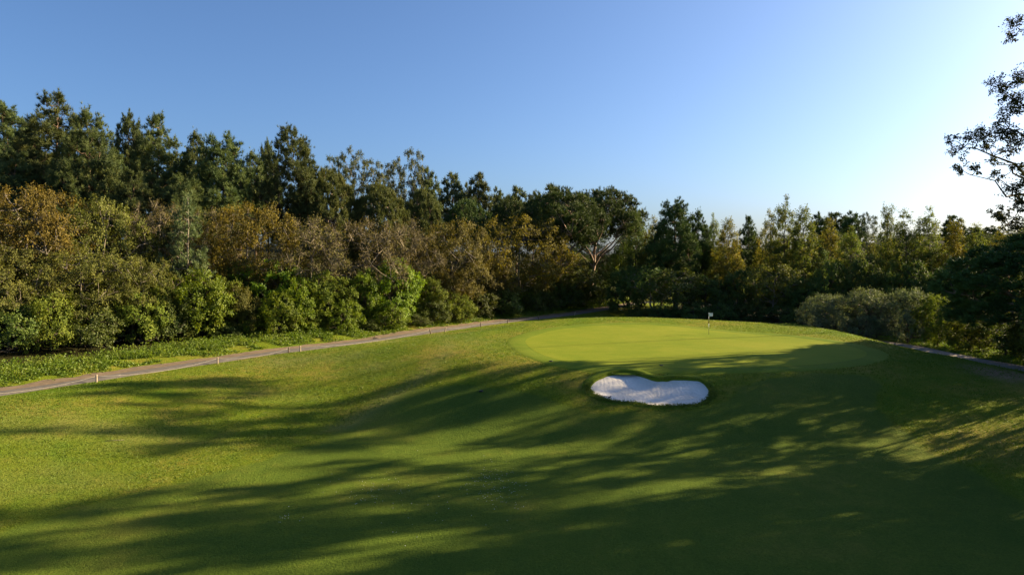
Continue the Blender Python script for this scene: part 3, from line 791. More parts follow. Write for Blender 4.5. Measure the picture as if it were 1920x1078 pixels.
G_OAK = 'autumn oaks of the middle row'
for a in [
    ('oak0', 50, 73, 344, 230, 'orange-brown oak filling the left edge below the pines', 'oak_orange'),
    ('oak1', 195, 78, 366, 190, 'greyish olive oak with pale branches right of the left-edge oak', 'oak_olive'),
    ('thinoak0', 297, 85, 372, 150, 'thin brown oak left of the young pine', 'oak_brown'),
    ('thinoak1', 390, 89, 385, 130, 'thin brown oak right of the young pine', 'oak_brown'),
    ('oak2', 462, 86, 376, 180, 'orange and olive oak with a forked dark trunk below the bushy pine', 'oak_orange'),
    ('thinoak0', 585, 89, 402, 175, 'nearly bare grey oak below the first umbrella pine', 'oak_brown'),
    ('thinoak1', 690, 93, 406, 190, 'nearly bare oak with twisted pale limbs above the brightest shrub', 'oak_brown'),
    ('thinoak0', 765, 99, 408, 140, 'nearly bare brown oak right of the twisted pale oak', 'oak_brown'),
    ('oak1', 845, 101, 408, 170, 'rust-brown oak left of the brightest orange oak', 'oak_brown'),
    ('oak0', 972, 108, 401, 185, 'brightest orange oak in the middle of the wood edge', 'oak_orange'),
    ('oak2', 1050, 122, 470, 120, 'brown olive oak under the left large umbrella pine', 'oak_olive'),
    ('oak1', 1160, 130, 482, 100, 'dull brown oak right of the leaning umbrella pine trunk', 'oak_olive'),
    ('oak2', 905, 104, 470, 110, 'low brown oak in front of the rust-brown oak', 'oak_brown'),
    ('oak1', 20, 67, 455, 210, 'low olive-brown oak at the left edge under the orange-brown oak', 'oak_olive'),
    ('oak2', 150, 69, 462, 190, 'low olive-brown oak second from the left edge', 'oak_olive'),
    ('oak0', 265, 73, 478, 130, 'low olive oak left of the ivy-clad trunks', 'oak_olive'),
    ('oak0', 575, 95, 470, 120, 'low olive oak behind the row of bright shrubs', 'oak_olive'),
    ('oak1', 830, 99, 500, 110, 'low olive oak right of the brightest shrub', 'oak_brown'),
]: plant_px(a[0], a[1], a[2], a[3], a[4], a[5], a[6], G_OAK)
plant_px('young0', 352, 79, 362, 95, 'slender young pine with pale green candle tips among the brown oaks')
for a in [('oak2', -70, 78, 360, 200, 'tall'), ('oak1', -60, 62, 470, 200, 'low')]:
    plant_px(*a[:5], a[5] + ' olive-brown oak beyond the left edge of the photo', 'oak_olive', 'oaks outside the left edge')

G_LAU = 'green shrubs along the verge'
for a in [
    ('laurel0', 372, 77, 504, 130, 'bright green shrub right of the ivy-clad trunks', 'laurel'),
    ('laurel1', 498, 85, 487, 140, 'tall bright green shrub below the forked orange and olive oak', 'laurel'),
    ('laurel2', 523, 80, 545, 85, 'small rounded bright green shrub standing forward to the verge', 'laurel'),
    ('laurel0', 606, 86, 508, 115, 'olive green shrub between the two bright green clusters', 'laurel_dull'),
    ('shrub1', 640, 85, 560, 78, 'low bright green shrub at the foot of the olive green shrub', 'laurel'),
    ('laurel2', 742, 93, 485, 115, 'brightest tall green shrub in the middle of the verge', 'laurel'),
    ('laurel1', 685, 90, 503, 80, 'bright green shrub leaning on the left of the brightest shrub', 'laurel'),
    ('laurel1', 205, 74, 522, 90, 'deep green shrub among the dark bushes at the left', 'laurel_dull'),
    ('laurel2', 448, 79, 534, 80, 'dull grey-olive dome shrub between two bright green shrubs', 'oak_olive'),
    ('laurel2', 300, 74, 528, 90, 'deep green shrub at the foot of the ivy-clad trunks', 'laurel_dull'),
    ('laurel1', 418, 79, 520, 80, 'green shrub squeezed between the bright shrub and the grey-olive dome', 'laurel_dull'),
    ('laurel0', 563, 83, 520, 85, 'bright green shrub right of the small rounded forward shrub', 'laurel'),
    ('shrub2', 470, 80, 575, 70, 'low bright green shrub left of the small rounded forward shrub', 'laurel'),
    ('shrub0', 590, 84, 572, 70, 'low olive green shrub right of the small rounded forward shrub', 'laurel_dull'),
    ('laurel2', 800, 97, 520, 80, 'olive green shrub right of the brightest tall green shrub', 'laurel_dull'),
    ('shrub1', 715, 90, 560, 90, 'low bright green shrub at the foot of the brightest tall green shrub', 'laurel'),
    ('shrub2', 850, 100, 570, 70, 'low green shrub by the verge below the rust-brown oak', 'laurel_dull'),
    ('shrub0', 120, 67, 585, 90, 'low green shrub by the verge below the greyish olive oak', 'laurel_dull'),
    ('shrub0', 985, 117, 543, 40, 'tiny bright green sapling shrub under the brightest orange oak', 'laurel'),
    ('laurel0', 1155, 128, 478, 40, 'small bright green shrub in the gap at the path end', 'laurel'),
]: plant_px(*a, G_LAU)
G_SHR = 'dark shrubs under the wood edge'
for i, a in enumerate([('shrub0', 15, 62.5, 560, 150), ('shrub1', 95, 65, 545, 130), ('shrub2', 170, 67.5, 570, 130), ('shrub0', 248, 71, 548, 120), ('shrub1', 312, 73, 560, 100),
          ('shrub2', 332, 74.5, 600, 70), ('shrub0', 425, 77, 606, 70), ('shrub1', 478, 81, 600, 60), ('shrub2', 578, 84, 600, 60), ('shrub0', 692, 89, 592, 70), ('shrub1', 770, 93, 586, 70),
          ('shrub2', 805, 97, 555, 80), ('shrub0', 850, 100, 548, 90), ('shrub1', 895, 104, 545, 80), ('shrub2', 940, 109, 545, 80), ('shrub0', 1005, 117, 535, 80), ('shrub1', 1050, 122, 530, 80),
          ('shrub2', 1095, 128, 525, 80), ('shrub0', 1130, 133, 528, 70), ('laurel1', 1085, 126, 500, 90), ('laurel2', 930, 113, 520, 90)]):
    nth = ['first', 'second', 'third', 'fourth', 'fifth', 'sixth', 'seventh', 'eighth', 'ninth', 'tenth', 'eleventh', 'twelfth', 'thirteenth', 'fourteenth', 'fifteenth',
           'sixteenth', 'seventeenth', 'eighteenth', 'nineteenth'][i] if i < 19 else None
    lab = f'dark ivy-green undergrowth shrub along the verge, {nth} counting from the left' if nth else \
        ('dark shrub under the large umbrella pines' if i == 19 else 'dark shrub under the brightest orange oak')
    plant_px(*a, lab, 'laurel_dull' if i in (1, 3, 5, 8, 12) else 'dark_shrub', G_SHR)
for a in [('laurel0', 60, 74, 480, 130, 'dark undergrowth shrub under the orange-brown oak at the left edge'),
          ('laurel1', 300, 80, 480, 110, 'dark undergrowth shrub under the thin brown oak left of the young pine'),
          ('laurel2', 560, 92, 500, 120, 'dark undergrowth shrub under the low olive oak behind the bright shrubs'),
          ('laurel0', 660, 97, 500, 120, 'dark undergrowth shrub under the nearly bare oak with twisted limbs'),
          ('laurel1', 790, 104, 500, 110, 'dark undergrowth shrub under the rust-brown oak'),
          ('laurel2', 880, 112, 500, 110, 'dark undergrowth shrub under the brightest orange oak on its left'),
          ('laurel0', 1010, 126, 500, 100, 'dark undergrowth shrub under the brightest orange oak on its right'),
          ('laurel1', 440, 88, 490, 110, 'dark undergrowth shrub under the forked orange and olive oak'),
          ('laurel2', 140, 78, 490, 130, 'dark undergrowth shrub under the greyish olive oak with pale branches')]:
    plant_px(*a, 'dark_shrub', 'shrubs deep in the wood edge')

# ------------------------------------------------------------------ the shaded wood behind the green
G_BACK = 'trees of the shaded wood behind the green'
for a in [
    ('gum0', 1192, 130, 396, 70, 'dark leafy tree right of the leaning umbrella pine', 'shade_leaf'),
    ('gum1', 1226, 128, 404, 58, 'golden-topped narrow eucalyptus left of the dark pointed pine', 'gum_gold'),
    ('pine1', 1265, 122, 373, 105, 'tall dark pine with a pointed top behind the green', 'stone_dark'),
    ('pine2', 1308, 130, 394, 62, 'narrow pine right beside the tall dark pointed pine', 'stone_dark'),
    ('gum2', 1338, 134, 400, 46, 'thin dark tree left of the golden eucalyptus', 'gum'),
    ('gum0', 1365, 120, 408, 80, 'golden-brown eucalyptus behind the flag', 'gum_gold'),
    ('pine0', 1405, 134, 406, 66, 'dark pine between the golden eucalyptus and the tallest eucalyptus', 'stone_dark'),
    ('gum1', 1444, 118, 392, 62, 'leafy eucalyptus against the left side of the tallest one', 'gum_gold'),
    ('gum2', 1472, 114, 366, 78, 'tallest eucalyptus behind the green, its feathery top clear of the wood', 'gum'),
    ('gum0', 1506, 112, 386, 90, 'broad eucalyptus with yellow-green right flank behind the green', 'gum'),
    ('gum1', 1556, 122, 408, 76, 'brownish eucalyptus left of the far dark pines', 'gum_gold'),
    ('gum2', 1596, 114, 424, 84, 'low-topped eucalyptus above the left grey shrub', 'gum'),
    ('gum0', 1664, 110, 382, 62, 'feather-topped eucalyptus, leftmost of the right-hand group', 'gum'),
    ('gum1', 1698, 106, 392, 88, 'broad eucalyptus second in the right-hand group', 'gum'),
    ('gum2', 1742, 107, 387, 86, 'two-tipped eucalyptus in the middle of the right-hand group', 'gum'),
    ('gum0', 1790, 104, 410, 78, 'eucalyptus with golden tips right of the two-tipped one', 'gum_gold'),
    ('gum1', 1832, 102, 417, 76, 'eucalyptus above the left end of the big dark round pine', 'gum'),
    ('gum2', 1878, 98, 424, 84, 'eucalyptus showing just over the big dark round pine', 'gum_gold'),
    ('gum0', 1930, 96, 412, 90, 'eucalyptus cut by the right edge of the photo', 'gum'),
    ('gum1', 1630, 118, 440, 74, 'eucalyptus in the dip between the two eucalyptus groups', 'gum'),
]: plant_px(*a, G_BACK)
for a in [('farpine0', 1535, 165, 400, 46, 'far dark pine, leftmost of the distant clump right of the tallest eucalyptus'),
          ('farpine1', 1566, 170, 400, 60, 'far dark rounded pine in the middle of the distant clump'),
          ('farpine0', 1597, 165, 398, 50, 'far dark pine with a domed top, left of the tufted one'),
          ('tallgum1', 1626, 160, 397, 44, 'tufted far tree at the right end of the distant clump'),
          ('farpine0', 1858, 165, 424, 44, 'far dark pine on the rise just left of the right edge eucalyptus'), ('tallgum1', 1895, 160, 420, 50, 'far tree on the rise behind the big dark round pine'),
          ('farpine1', 1930, 165, 424, 50, 'far dark pine on the rise at the right edge of the photo'), ('farpine1', 1826, 168, 426, 44, 'far dark pine on the rise above the left end of the big dark round pine'),
          ('farpine1', 1786, 150, 405, 44, 'far dark pine peeking out of the right-hand eucalyptus group')]:
    plant_px(*a[:6], 'stone_dark', 'far trees behind the shaded wood')
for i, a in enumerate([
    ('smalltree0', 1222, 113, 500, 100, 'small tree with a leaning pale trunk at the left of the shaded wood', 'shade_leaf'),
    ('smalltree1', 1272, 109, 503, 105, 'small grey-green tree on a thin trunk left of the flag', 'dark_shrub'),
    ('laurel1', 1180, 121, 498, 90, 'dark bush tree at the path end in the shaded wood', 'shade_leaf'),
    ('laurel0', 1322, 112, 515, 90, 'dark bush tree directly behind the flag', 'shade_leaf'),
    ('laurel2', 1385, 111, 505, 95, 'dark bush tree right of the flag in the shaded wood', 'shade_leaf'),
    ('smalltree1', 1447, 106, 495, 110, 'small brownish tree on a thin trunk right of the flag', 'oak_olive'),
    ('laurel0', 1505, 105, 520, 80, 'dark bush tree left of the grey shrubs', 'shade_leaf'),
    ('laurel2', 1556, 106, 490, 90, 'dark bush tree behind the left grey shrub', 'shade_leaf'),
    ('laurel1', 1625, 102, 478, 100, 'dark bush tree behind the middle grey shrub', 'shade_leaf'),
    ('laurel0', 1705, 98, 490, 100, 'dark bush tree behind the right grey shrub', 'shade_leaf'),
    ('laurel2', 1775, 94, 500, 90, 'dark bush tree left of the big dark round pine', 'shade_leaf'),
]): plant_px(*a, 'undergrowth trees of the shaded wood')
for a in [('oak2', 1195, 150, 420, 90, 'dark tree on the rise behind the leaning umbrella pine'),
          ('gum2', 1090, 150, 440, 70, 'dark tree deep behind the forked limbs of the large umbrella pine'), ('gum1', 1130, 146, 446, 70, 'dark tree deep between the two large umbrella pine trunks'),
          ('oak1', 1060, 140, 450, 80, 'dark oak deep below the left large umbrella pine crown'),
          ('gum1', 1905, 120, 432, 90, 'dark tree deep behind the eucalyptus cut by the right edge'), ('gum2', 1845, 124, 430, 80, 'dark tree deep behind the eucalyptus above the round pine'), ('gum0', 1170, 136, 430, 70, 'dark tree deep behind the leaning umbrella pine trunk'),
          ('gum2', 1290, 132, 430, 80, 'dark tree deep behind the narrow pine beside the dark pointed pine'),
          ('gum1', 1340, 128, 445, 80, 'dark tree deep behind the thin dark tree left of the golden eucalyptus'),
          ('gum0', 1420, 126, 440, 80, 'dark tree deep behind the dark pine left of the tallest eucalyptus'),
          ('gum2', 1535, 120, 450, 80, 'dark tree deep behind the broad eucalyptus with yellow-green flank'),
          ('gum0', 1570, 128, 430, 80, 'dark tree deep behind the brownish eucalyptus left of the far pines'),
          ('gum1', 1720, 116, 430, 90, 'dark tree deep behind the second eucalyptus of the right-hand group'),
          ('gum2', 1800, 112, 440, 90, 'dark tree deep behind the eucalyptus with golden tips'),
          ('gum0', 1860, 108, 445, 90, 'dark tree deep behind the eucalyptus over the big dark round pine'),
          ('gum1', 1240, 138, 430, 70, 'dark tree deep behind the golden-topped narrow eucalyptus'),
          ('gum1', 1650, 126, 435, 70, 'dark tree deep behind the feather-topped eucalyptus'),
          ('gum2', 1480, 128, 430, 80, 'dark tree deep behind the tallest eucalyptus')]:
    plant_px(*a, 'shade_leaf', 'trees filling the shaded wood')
for i, a in enumerate([('shrub0', 1200, 111, 575, 70), ('shrub1', 1245, 108, 570, 70), ('shrub2', 1300, 107, 568, 80), ('shrub0', 1355, 107, 565, 80), ('shrub1', 1410, 105, 568, 80), ('shrub2', 1465, 102, 570, 80), ('shrub0', 1515, 98, 575, 70)]):
    plant_px(*a, f'low dark shrub at the foot of the shaded wood, {["first", "second", "third", "fourth", "fifth", "sixth", "seventh"][i]} from the left', 'shade_leaf', 'low shrubs at the foot of the shaded wood')
for a in [('greybush0', 1548, 89, 552, 110, 'leftmost grey-green feathery shrub right of the green', 'grey_bush'),
          ('greybush1', 1625, 87, 540, 135, 'middle and highest grey-green feathery shrub right of the green', 'grey_bush'),
          ('greybush0', 1702, 85, 542, 120, 'grey-green feathery shrub right of the middle one', 'grey_bush'),
          ('laurel2', 1758, 82, 552, 80, 'yellow-green shrub at the right end of the feathery shrubs', 'laurel_dull')]:
    plant_px(*a, 'feathery shrubs right of the green')
plant('stone_low', 54.0, 66.3, 13.4, 20.5, 'big dark rounded pine cut by the right edge above the path', 'stone_dark')
for a in [('shrub1', 1818, 79, 594, 110, 'yellow-green bush on the left under the big dark round pine', 'laurel_dull'), ('shrub2', 1885, 75, 590, 130, 'dark bush in the middle under the big dark round pine', 'dark_shrub'),
          ('shrub0', 1955, 71, 588, 130, 'dark bush at the right edge under the big dark round pine', 'dark_shrub')]:
    plant_px(*a, 'bushes under the big dark round pine')

# the tall eucalyptus whose branches reach in at the upper right
TX, TY = 61.0, 76.0
TZ = float(height0(TX, TY))
erng = np.random.default_rng(5)
cl = []
for (px, py, r) in [(1905, 48, 19), (1897, 70, 12), (1868, 158, 20), (1885, 175, 18), (1908, 150, 22), (1893, 208, 24), (1915, 190, 22), (1880, 228, 14),
                    (1786, 262, 12), (1795, 285, 16), (1803, 316, 14), (1822, 256, 18), (1830, 318, 12), (1848, 248, 18), (1852, 272, 14), (1862, 300, 12), (1872, 250, 18), (1893, 250, 20), (1890, 282, 16),
                    (1912, 268, 22), (1868, 328, 10), (1908, 310, 14), (1905, 358, 24), (1918, 385, 22), (1865, 400, 13), (1882, 395, 12), (1880, 415, 14), (1905, 415, 16), (1928, 335, 20),
                    (1945, 125, 24), (1960, 190, 34), (1945, 250, 28), (1990, 150, 30), (2010, 220, 38), (2040, 160, 36), (2090, 150, 34), (2080, 220, 34)]:
    d = TY - 3 + erng.uniform(-2.6, 2.6) * min(1.0, 0.25 + (px - 1780) / 200) - (3 if py > 325 else 0)
    cl.append((at(px, d) - TX, d - TY, CAM_H + (HORIZON - py) * d / FPX - TZ, max(0.8, r * d / FPX * 1.2)))
tree_proto('edgegum', 91, 46, 12, 48, rounded(9), 0, 1.2, 0.5, ('leaf', 0, 0.30, 0.13, 0.8), 22, twigs=20, main=16, fork=0.45, up=0.2, out=0.2, flat=0.9, attach=0.25, clumps=cl, droop=0.4, trunk_top=0.95, twig_w=0.04)
pe = PROTO['edgegum']; pe['W'] = 1.0; pe['top'] = 1.0
plant('edgegum', TX, TY, 1.0, 1.0, 'tall open eucalyptus whose branches reach into the upper right sky', 'gum_tall', rz=0.0)

# trees standing outside the right edge: only their shadows fall across the fairway
G_OUT = 'tall trees beyond the right edge'
for key, x, y, h, w, mt in [
    ('highgum1', 75, 92, 43, 10, 'gum_tall'), ('highgum0', 75, 83.5, 40, 11, 'gum_tall'),
    ('gum0', 57, 69, 20, 10, 'gum'), ('gum1', 53, 64, 20, 9, 'gum'), ('tallgum1', 61, 69.8, 24, 11, 'gum'), ('gum1', 60, 66, 18, 9, 'gum'),
    ('tallgum0', 57, 60, 33, 13, 'gum_tall'), ('tallgum0', 64, 55, 38, 14, 'gum_tall'), ('tallgum1', 49, 52.5, 15, 10, 'gum'),
    ('pine1', 50, 44, 26, 12, 'pine'), ('tallgum1', 58, 43, 35, 14, 'gum_tall'), ('pine2', 48, 35, 24, 12, 'pine'), ('tallgum0', 60, 33, 30, 13, 'gum_tall'),
    ('tallgum1', 45, 27, 24, 12, 'gum_tall'), ('gum1', 42, 37, 17, 8, 'gum'), ('stone1', 38, 25, 14, 12, 'stone_dark'), ('pine1', 56, 22, 26, 12, 'pine'), ('gum2', 45, 56, 13, 7, 'gum'),
]: plant(key, x, y, h, w, 'tall tree beyond the right edge whose shadow falls across the fairway', mt, G_OUT)

# ------------------------------------------------------------------ rope fence, flag and small things
prn = np.random.default_rng(4)
POST_SPOTS = [(-60, 752, 0, 0), (181, 713, 0, 0), (408, 679, 0, 0), (541, 657, 0.02, 1), (563, 654, 0, 0), (808, 623, -0.28, 1), (834, 620, 0.2, 0), (901, 610, 0, 1), (952, 603.5, 0, 1), (1010, 596.5, 0, 1), (1077, 591, 0.25, 0)]
POST_LABELS = ['pale rope-fence post beyond the left edge of the photo', 'nearest pale rope-fence post, standing alone beside the path at left', 'second pale rope-fence post from the left by the path', 'dark rope-fence post, left one of the close pair by the path', 'pale rope-fence post, right one of the close pair by the path',
               'dark post leaning left at the gap in the rope fence', 'pale post leaning right at the gap in the rope fence', 'first dark post right of the gap in the rope fence', 'second dark post right of the gap in the rope fence',
               'dark post at the crest, third right of the gap in the rope fence', 'last leaning post at the far right end of the rope fence']
tops = []
for (px, py, ln, dark), lab in zip(POST_SPOTS, POST_LABELS):
    c = None
    d = 30 + np.arange(0, 110, 0.1); x = at(px, d); q = np.abs(poly_sd(LEFT_EDGE, x, d) - 0.05); k = int(np.argmin(q))
    x, y = x[k], d[k]; z = float(height0(x, y))
    g = Geo(); hgt = 0.62
    zz = np.array([-0.25, 0.0, 0.45, hgt - 0.03, hgt]); rr = np.array([0.075, 0.072, 0.068, 0.066, 0.045])
    P = np.column_stack([ln * zz.clip(0), 0 * zz, zz]); g.tube(P, rr, 8)
    post = obj('fence_post', g.mesh('fence_post', M['dark_post' if dark else 'post'], False), None, (x, y, z))
    tag(post, lab, 'post', 'rope fence posts')
    gk = Geo(); th = np.linspace(0, 2 * math.pi, 9)
    gk.tube(np.column_stack([ln * 0.5 + 0.078 * np.cos(th), 0.078 * np.sin(th), 0.5 + 0 * th]), np.full(9, 0.014), 4, False)
    obj('rope_knot', gk.mesh('rope_knot', M['rope']), post)
    tops.append(np.array([x + ln * 0.5, y, z + 0.5]))
ROPES = [(0, 1, .32, 'rope sagging from the left photo edge to the nearest post'), (1, 2, .40, 'rope sagging between the nearest post and the second post'), (2, 3, .36, 'rope sagging between the second post and the close post pair'),
         (4, 5, .46, 'slack rope lying low between the close post pair and the gap'), (6, 7, .2, 'rope between the gap post and the next dark post'), (7, 8, .15, 'short rope between the two dark posts right of the gap'),
         (8, 9, .2, 'rope rising to the dark post at the crest'), (9, 10, .2, 'last rope from the crest post to the far end post')]
for a, b, sag, lab in ROPES:
    t = np.linspace(0, 1, 22)[:, None]
    P = tops[a] * (1 - t) + tops[b] * t
    P[:, 2] -= (4 * sag * t * (1 - t))[:, 0]
    P[:, 2] = np.maximum(P[:, 2], height0(P[:, 0], P[:, 1]) + 0.05)
    P[:, :2] += 0.03 * prn.normal(0, 1, (22, 2)) * np.minimum(1, 10 * t * (1 - t))
    g = Geo(); g.tube(P, np.full(22, 0.011), 5)
    tag(obj('rope', g.mesh('rope', M['rope'], True)), 'pale ' + lab, 'rope', 'ropes of the fence')

# flag
fx, fy = hit(1329, 627); fz = float(height0(fx, fy)) + 0.03
flag = empty('golf_flag', (fx, fy, fz)); tag(flag, 'white golf flag on a black and white banded pole standing in the green', 'flag')
HF = 40 * fy / FPX
def band(name, z0, z1, r, mat):
    g = Geo(); g.tube(np.array([[0, 0, z] for z in np.linspace(z0, z1, 3)]), np.full(3, r), 8)
    obj(name, g.mesh(name, M[mat], True), flag)
band('pole_base', -0.08, HF * 0.28, 0.018, 'black')
band('white_band', HF * 0.28 + .001, HF * 0.50, 0.028, 'white')
band('black_band', HF * 0.50 + .001, HF * 0.70, 0.028, 'black')
band('white_band', HF * 0.70 + .001, HF * 0.82, 0.028, 'white')
band('pole_top', HF * 0.82 + .001, HF * 1.01, 0.024, 'white')
u, v = np.meshgrid(np.linspace(0, 1, 13), np.linspace(0, 1, 7))
fl = np.stack([0.03 + 0.40 * u, 0.06 * np.sin(5 * u + 1.3 * v) * u, HF - 0.40 * v - 0.05 * u * (1 - u) + 0.07 * u * (1 - v) * 0 + 0.05 * u * v], -1)
I2 = np.arange(91).reshape(7, 13)
Qf = np.stack([I2[:-1, :-1], I2[:-1, 1:], I2[1:, 1:], I2[1:, :-1]], -1).reshape(-1, 4)
mf = mesh_of('flag_cloth', np.concatenate([fl.reshape(-1, 3), fl.reshape(-1, 3) + [0, 0.006, 0]]), None, np.concatenate([Qf[:, ::-1], Qf + 91]), M['white'], True)
cloth = obj('flag_cloth', mf, flag)
M['tan'] = plain_mat('tan_print', (0.30, 0.20, 0.12), (0.38, 0.26, 0.16), 30, 0.7, 0.0005)
ge = Geo()
th = np.linspace(0.3, 5.6, 12)
ge.tube(np.column_stack([0.30 + 0.055 * np.cos(th), -0.045 + 0 * th, HF - 0.12 + 0.06 * np.sin(th)]), np.full(12, 0.010), 4)
obj('flag_emblem', ge.mesh('flag_emblem', M['tan']), cloth)
gcup = Geo(); th = np.linspace(0, 2 * math.pi, 17)
gcup.tube(np.column_stack([0.055 * np.cos(th), 0.055 * np.sin(th), 0 * th + 0.004]), np.full(17, 0.006), 4, False)
obj('hole_rim', gcup.mesh('hole_rim', M['black']), flag)

# marker post by the side path
mx, my = at(1644, 90), 90.0
mp = empty('marker_post', (mx, my, float(height0(mx, my)))); tag(mp, 'thin dark marker post with a pale cap plate beside the grey shrubs', 'post')
mh = CAM_H + (HORIZON - 607) * my / FPX - float(height0(mx, my))
g = Geo(); g.tube(np.array([[0, 0, -0.2], [0, 0, mh * .5], [0, 0, mh - 0.05]]), np.full(3, 0.06), 8); obj('post', g.mesh('post', M['black'], True), mp)
g = Geo(); g.box((0.12, 0, mh), (0.26, 0.10, 0.05)); g.box((0.12, 0, mh + 0.06), (0.22, 0.08, 0.012)); obj('cap_plate', g.mesh('cap_plate', M['white']), mp)
# low post with rope in the shade behind the green
sx, sy = at(1283, 101), 101.0; sz = CAM_H + (HORIZON - 620) * sy / FPX
g = Geo(); g.tube(np.array([[0, 0, -2.0], [0, 0, 0.35], [0, 0, 0.68], [0, 0, 0.72]]), np.array([.06, .06, .055, .03]), 8)
sp = tag(obj('fence_post', g.mesh('shade_post', M['post']), None, (sx, sy, sz)), 'small post in the shade behind the green, left of the flag', 'post')
# fallen rail beside the path
rx_, ry_ = hit(706, 636); g = Geo()
g.tube(np.array([[-0.45, 0, 0.09], [0, 0.03, 0.11], [0.45, 0.1, 0.08]]), np.array([0.06, 0.065, 0.05]), 7); g.tube(np.array([[0.1, 0.0, 0.1], [0.3, -0.25, 0.06]]), np.array([0.04, 0.02]), 5)
tag(obj('fallen_post', g.mesh('fallen_post', M['dark_post']), None, (rx_, ry_, float(height0(rx_, ry_)))), 'dark fallen post lying at the lawn edge beside the path', 'post')
# rake in the bunker
kx, ky = hit(1126, 742); kz = float(height0(kx, ky)) - 0.06
rake = empty('bunker_rake', (kx, ky, kz), -0.5); tag(rake, 'dark rake lying at the left edge of the sand bunker', 'rake')
g = Geo(); g.tube(np.array([[-0.2, 0, 0.10], [0.7, 0.0, 0.04]]), np.array([0.022, 0.022]), 6); obj('handle', g.mesh('handle', M['dark_post'], True), rake)
g = Geo(); g.box((0.72, 0, 0.06), (0.03, 0.26, 0.02))
for q in np.linspace(-0.24, 0.24, 9): g.box((0.72, q, 0.015), (0.010, 0.010, 0.03))
obj('head', g.mesh('head', M['black']), rake)
for (px, py, lab) in ((1033, 678, 'small dark sprinkler lid in the collar left of the bunker'), (1240, 686, 'small dark sprinkler lid at the front of the green above the bunker'), (902, 734, 'dark drain lid in the swale left of the bunker')):
    c = hit(px, py); g = Geo(); g.tube(np.array([[0, 0, -0.05], [0, 0, 0.05], [0, 0, 0.065]]), np.array([0.16, 0.16, 0.12]), 14)
    tag(obj('sprinkler_lid', g.mesh('sprinkler_lid', M['black']), None, (c[0], c[1], float(height0(*c)) + 0.02)), lab, 'lid')
c = hit(214, 829); g = Geo(); g.tube(np.array([[-0.5, -0.1, 0.07], [0, 0, 0.09], [0.5, 0.2, 0.07]]), np.array([0.02, 0.022, 0.012]), 5)
tag(obj('fallen_twig', g.mesh('fallen_twig', M['twig']), None, (c[0], c[1], float(height0(*c)))), 'pale fallen twig on the lawn at the left', 'twig')

# ------------------------------------------------------------------ grass, verge plants, daisies
def blades(rng, P, k, h, w, spread):
    n = len(P); P = np.repeat(P, k, 0); m = n * k
    P = P + np.column_stack([rng.normal(0, w * 1.3, (m, 2)), np.zeros(m)])
    th = rng.uniform(0, 6.283, m)
    s = np.column_stack([np.cos(th), np.sin(th), 0 * th]) * (w * 0.5 * rng.uniform(0.6, 1.3, m))[:, None]
    tip = np.column_stack([rng.normal(0, spread, (m, 2)), rng.uniform(0.6, 1.25, m)]) * (h if np.isscalar(h) else np.repeat(h, k)[:, None])
    V = np.stack([P - s, P + s, P + tip], 1).reshape(-1, 3)
    return V, np.arange(m * 3).reshape(-1, 3)

grng = np.random.default_rng(77)
# rough on the left bank and round the green: denser near the camera
N = 260000
d = 22 * (100 / 22.0) ** grng.random(N); px = grng.uniform(-60, 1990, N)
x = at(px, d); y = d
keep = poly_sd(LEFT_EDGE, x, y) > -0.15
keep &= grng.random(N) < np.clip(d / 45.0, 0.4, 1)
keep &= (x < 46)
x, y = x[keep], y[keep]
fwd = poly_in_sd(FAIRWAY, x, y) + 0.8 * (vnoise(x / 2, y / 2) - 0.5)
gsd = poly_in_sd(GREEN, x, y); bs = poly_in_sd(BUNKER, x, y)
keep = (fwd > 0.0) & (gsd > 1.7) & (bs > 0.1)
x, y = x[keep], y[keep]
hgt = (0.05 + 0.05 * vnoise(x / 2.5, y / 2.5)) * np.clip(y / 45.0, 0.75, 1.15)
Vb, Tb = blades(grng, np.column_stack([x, y, height0(x, y) - 0.01]), 2, hgt, 0.055, 0.55)
tag(obj('rough_grass', mesh_of('rough_grass', Vb, Tb, None, M['rough'])), 'short rough grass on the left bank and around the green', 'grass', kind='stuff')
# bunker lip fringe
k = grng.integers(0, len(BUNKER), 2600); P = offset_out(BUNKER, 0)[k] + unit(BUNKER - bc)[k] * grng.uniform(-0.08, 0.45, 2600)[:, None] + grng.normal(0, .06, (2600, 2))
P3 = np.column_stack([P, height0(P[:, 0], P[:, 1]) + 0.04])
Vb, Tb = blades(grng, P3, 4, 0.05 + 0.07 * vnoise(P[:, 0] * 1.3, P[:, 1] * 1.3), 0.05, 0.6)
tag(obj('lip_grass', mesh_of('lip_grass', Vb, Tb, None, M['lip'])), 'longer grass fringing the lip of the sand bunker', 'grass', kind='stuff')
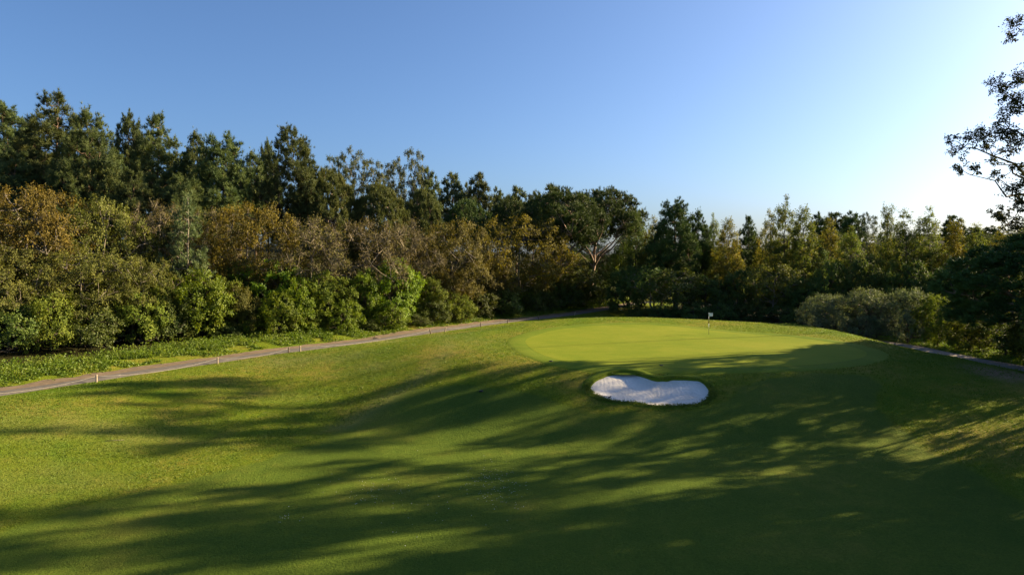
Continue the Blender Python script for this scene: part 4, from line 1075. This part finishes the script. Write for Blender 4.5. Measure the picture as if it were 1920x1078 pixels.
# verge herbs between path and wood
n = 15000
k = grng.integers(0, len(left_line) - 1, n); tl = np.gradient(left_line, axis=0); nl = unit(np.column_stack([tl[:, 1], -tl[:, 0]]))
off = -4.3 - 5.8 * grng.random(n) ** 1.2
P = left_line[k] + nl[k] * off[:, None] + grng.normal(0, 0.3, (n, 2))
keep = (P[:, 1] > 38) & (vnoise(P[:, 0] / 1.5, P[:, 1] / 1.5) + 0.3 * (-off - 4) / 5 > 0.42); P = P[keep]; off = off[keep]
grow = np.clip((-off - 3.6) / 3.5, 0.25, 1.3) * (0.55 + 0.9 * vnoise(P[:, 0] / 2.2, P[:, 1] / 2.2))
P3 = np.column_stack([P, height0(P[:, 0], P[:, 1])])
g = Geo()
Vb, Tb = blades(grng, P3, 5, 0.34 * grow, 0.10, 0.5); g.add(Vb, Tb)
q = np.repeat(np.arange(len(P3)), 5)
leaves(g, grng, P3[q] + np.column_stack([grng.normal(0, 0.16, (len(q), 2)), grng.uniform(0.05, 0.55, len(q)) * grow[q]]), np.tile([[0, 0, 0.3]], (len(q), 1)), 0.17, 0.13, 1.0)
tag(obj('verge_plants', g.mesh('verge_plants', M['verge'])), 'bright green herbs and long grass between the path and the wood', 'undergrowth', kind='stuff')
# undergrowth grass on the right bank and behind the right path
n = 9000
P = np.column_stack([grng.uniform(36, 58, n), grng.uniform(46, 100, n)])
ps = np.abs(poly_sd(right_line, P[:, 0], P[:, 1])); P = P[(ps > 1.4) & ((P[:, 0] > 46.5) | (P[:, 1] > 90))]
P3 = np.column_stack([P, height0(P[:, 0], P[:, 1])])
Vb, Tb = blades(grng, P3, 5, 0.16 + 0.2 * vnoise(P[:, 0] / 2, P[:, 1] / 2), 0.09, 0.5)
tag(obj('side_grass', mesh_of('side_grass', Vb, Tb, None, M['rough'])), 'long grass beside the right-hand path', 'grass', kind='stuff')
# daisies on the fairway
g = Geo()
for (px, py, sx_, sy_, m) in ((905, 900, 30, 25, 70), (930, 915, 25, 25, 60), (700, 922, 40, 18, 60), (540, 975, 20, 8, 15), (960, 930, 20, 20, 30), (800, 950, 60, 30, 25)):
    for _ in range(m):
        c = hit(px + grng.normal(0, sx_), py + grng.normal(0, sy_))
        z = float(height0(*c)) + 0.03; r = grng.uniform(0.012, 0.022); a = np.arange(5) * 2 * math.pi / 5
        g.add(np.column_stack([c[0] + r * np.cos(a), c[1] + r * np.sin(a), np.full(5, z)]), [[0, 1, 2], [0, 2, 3], [0, 3, 4]])
tag(obj('daisies', g.mesh('daisies', M['white'])), 'tiny white daisies dotted over the mown fairway', 'flowers', kind='stuff')
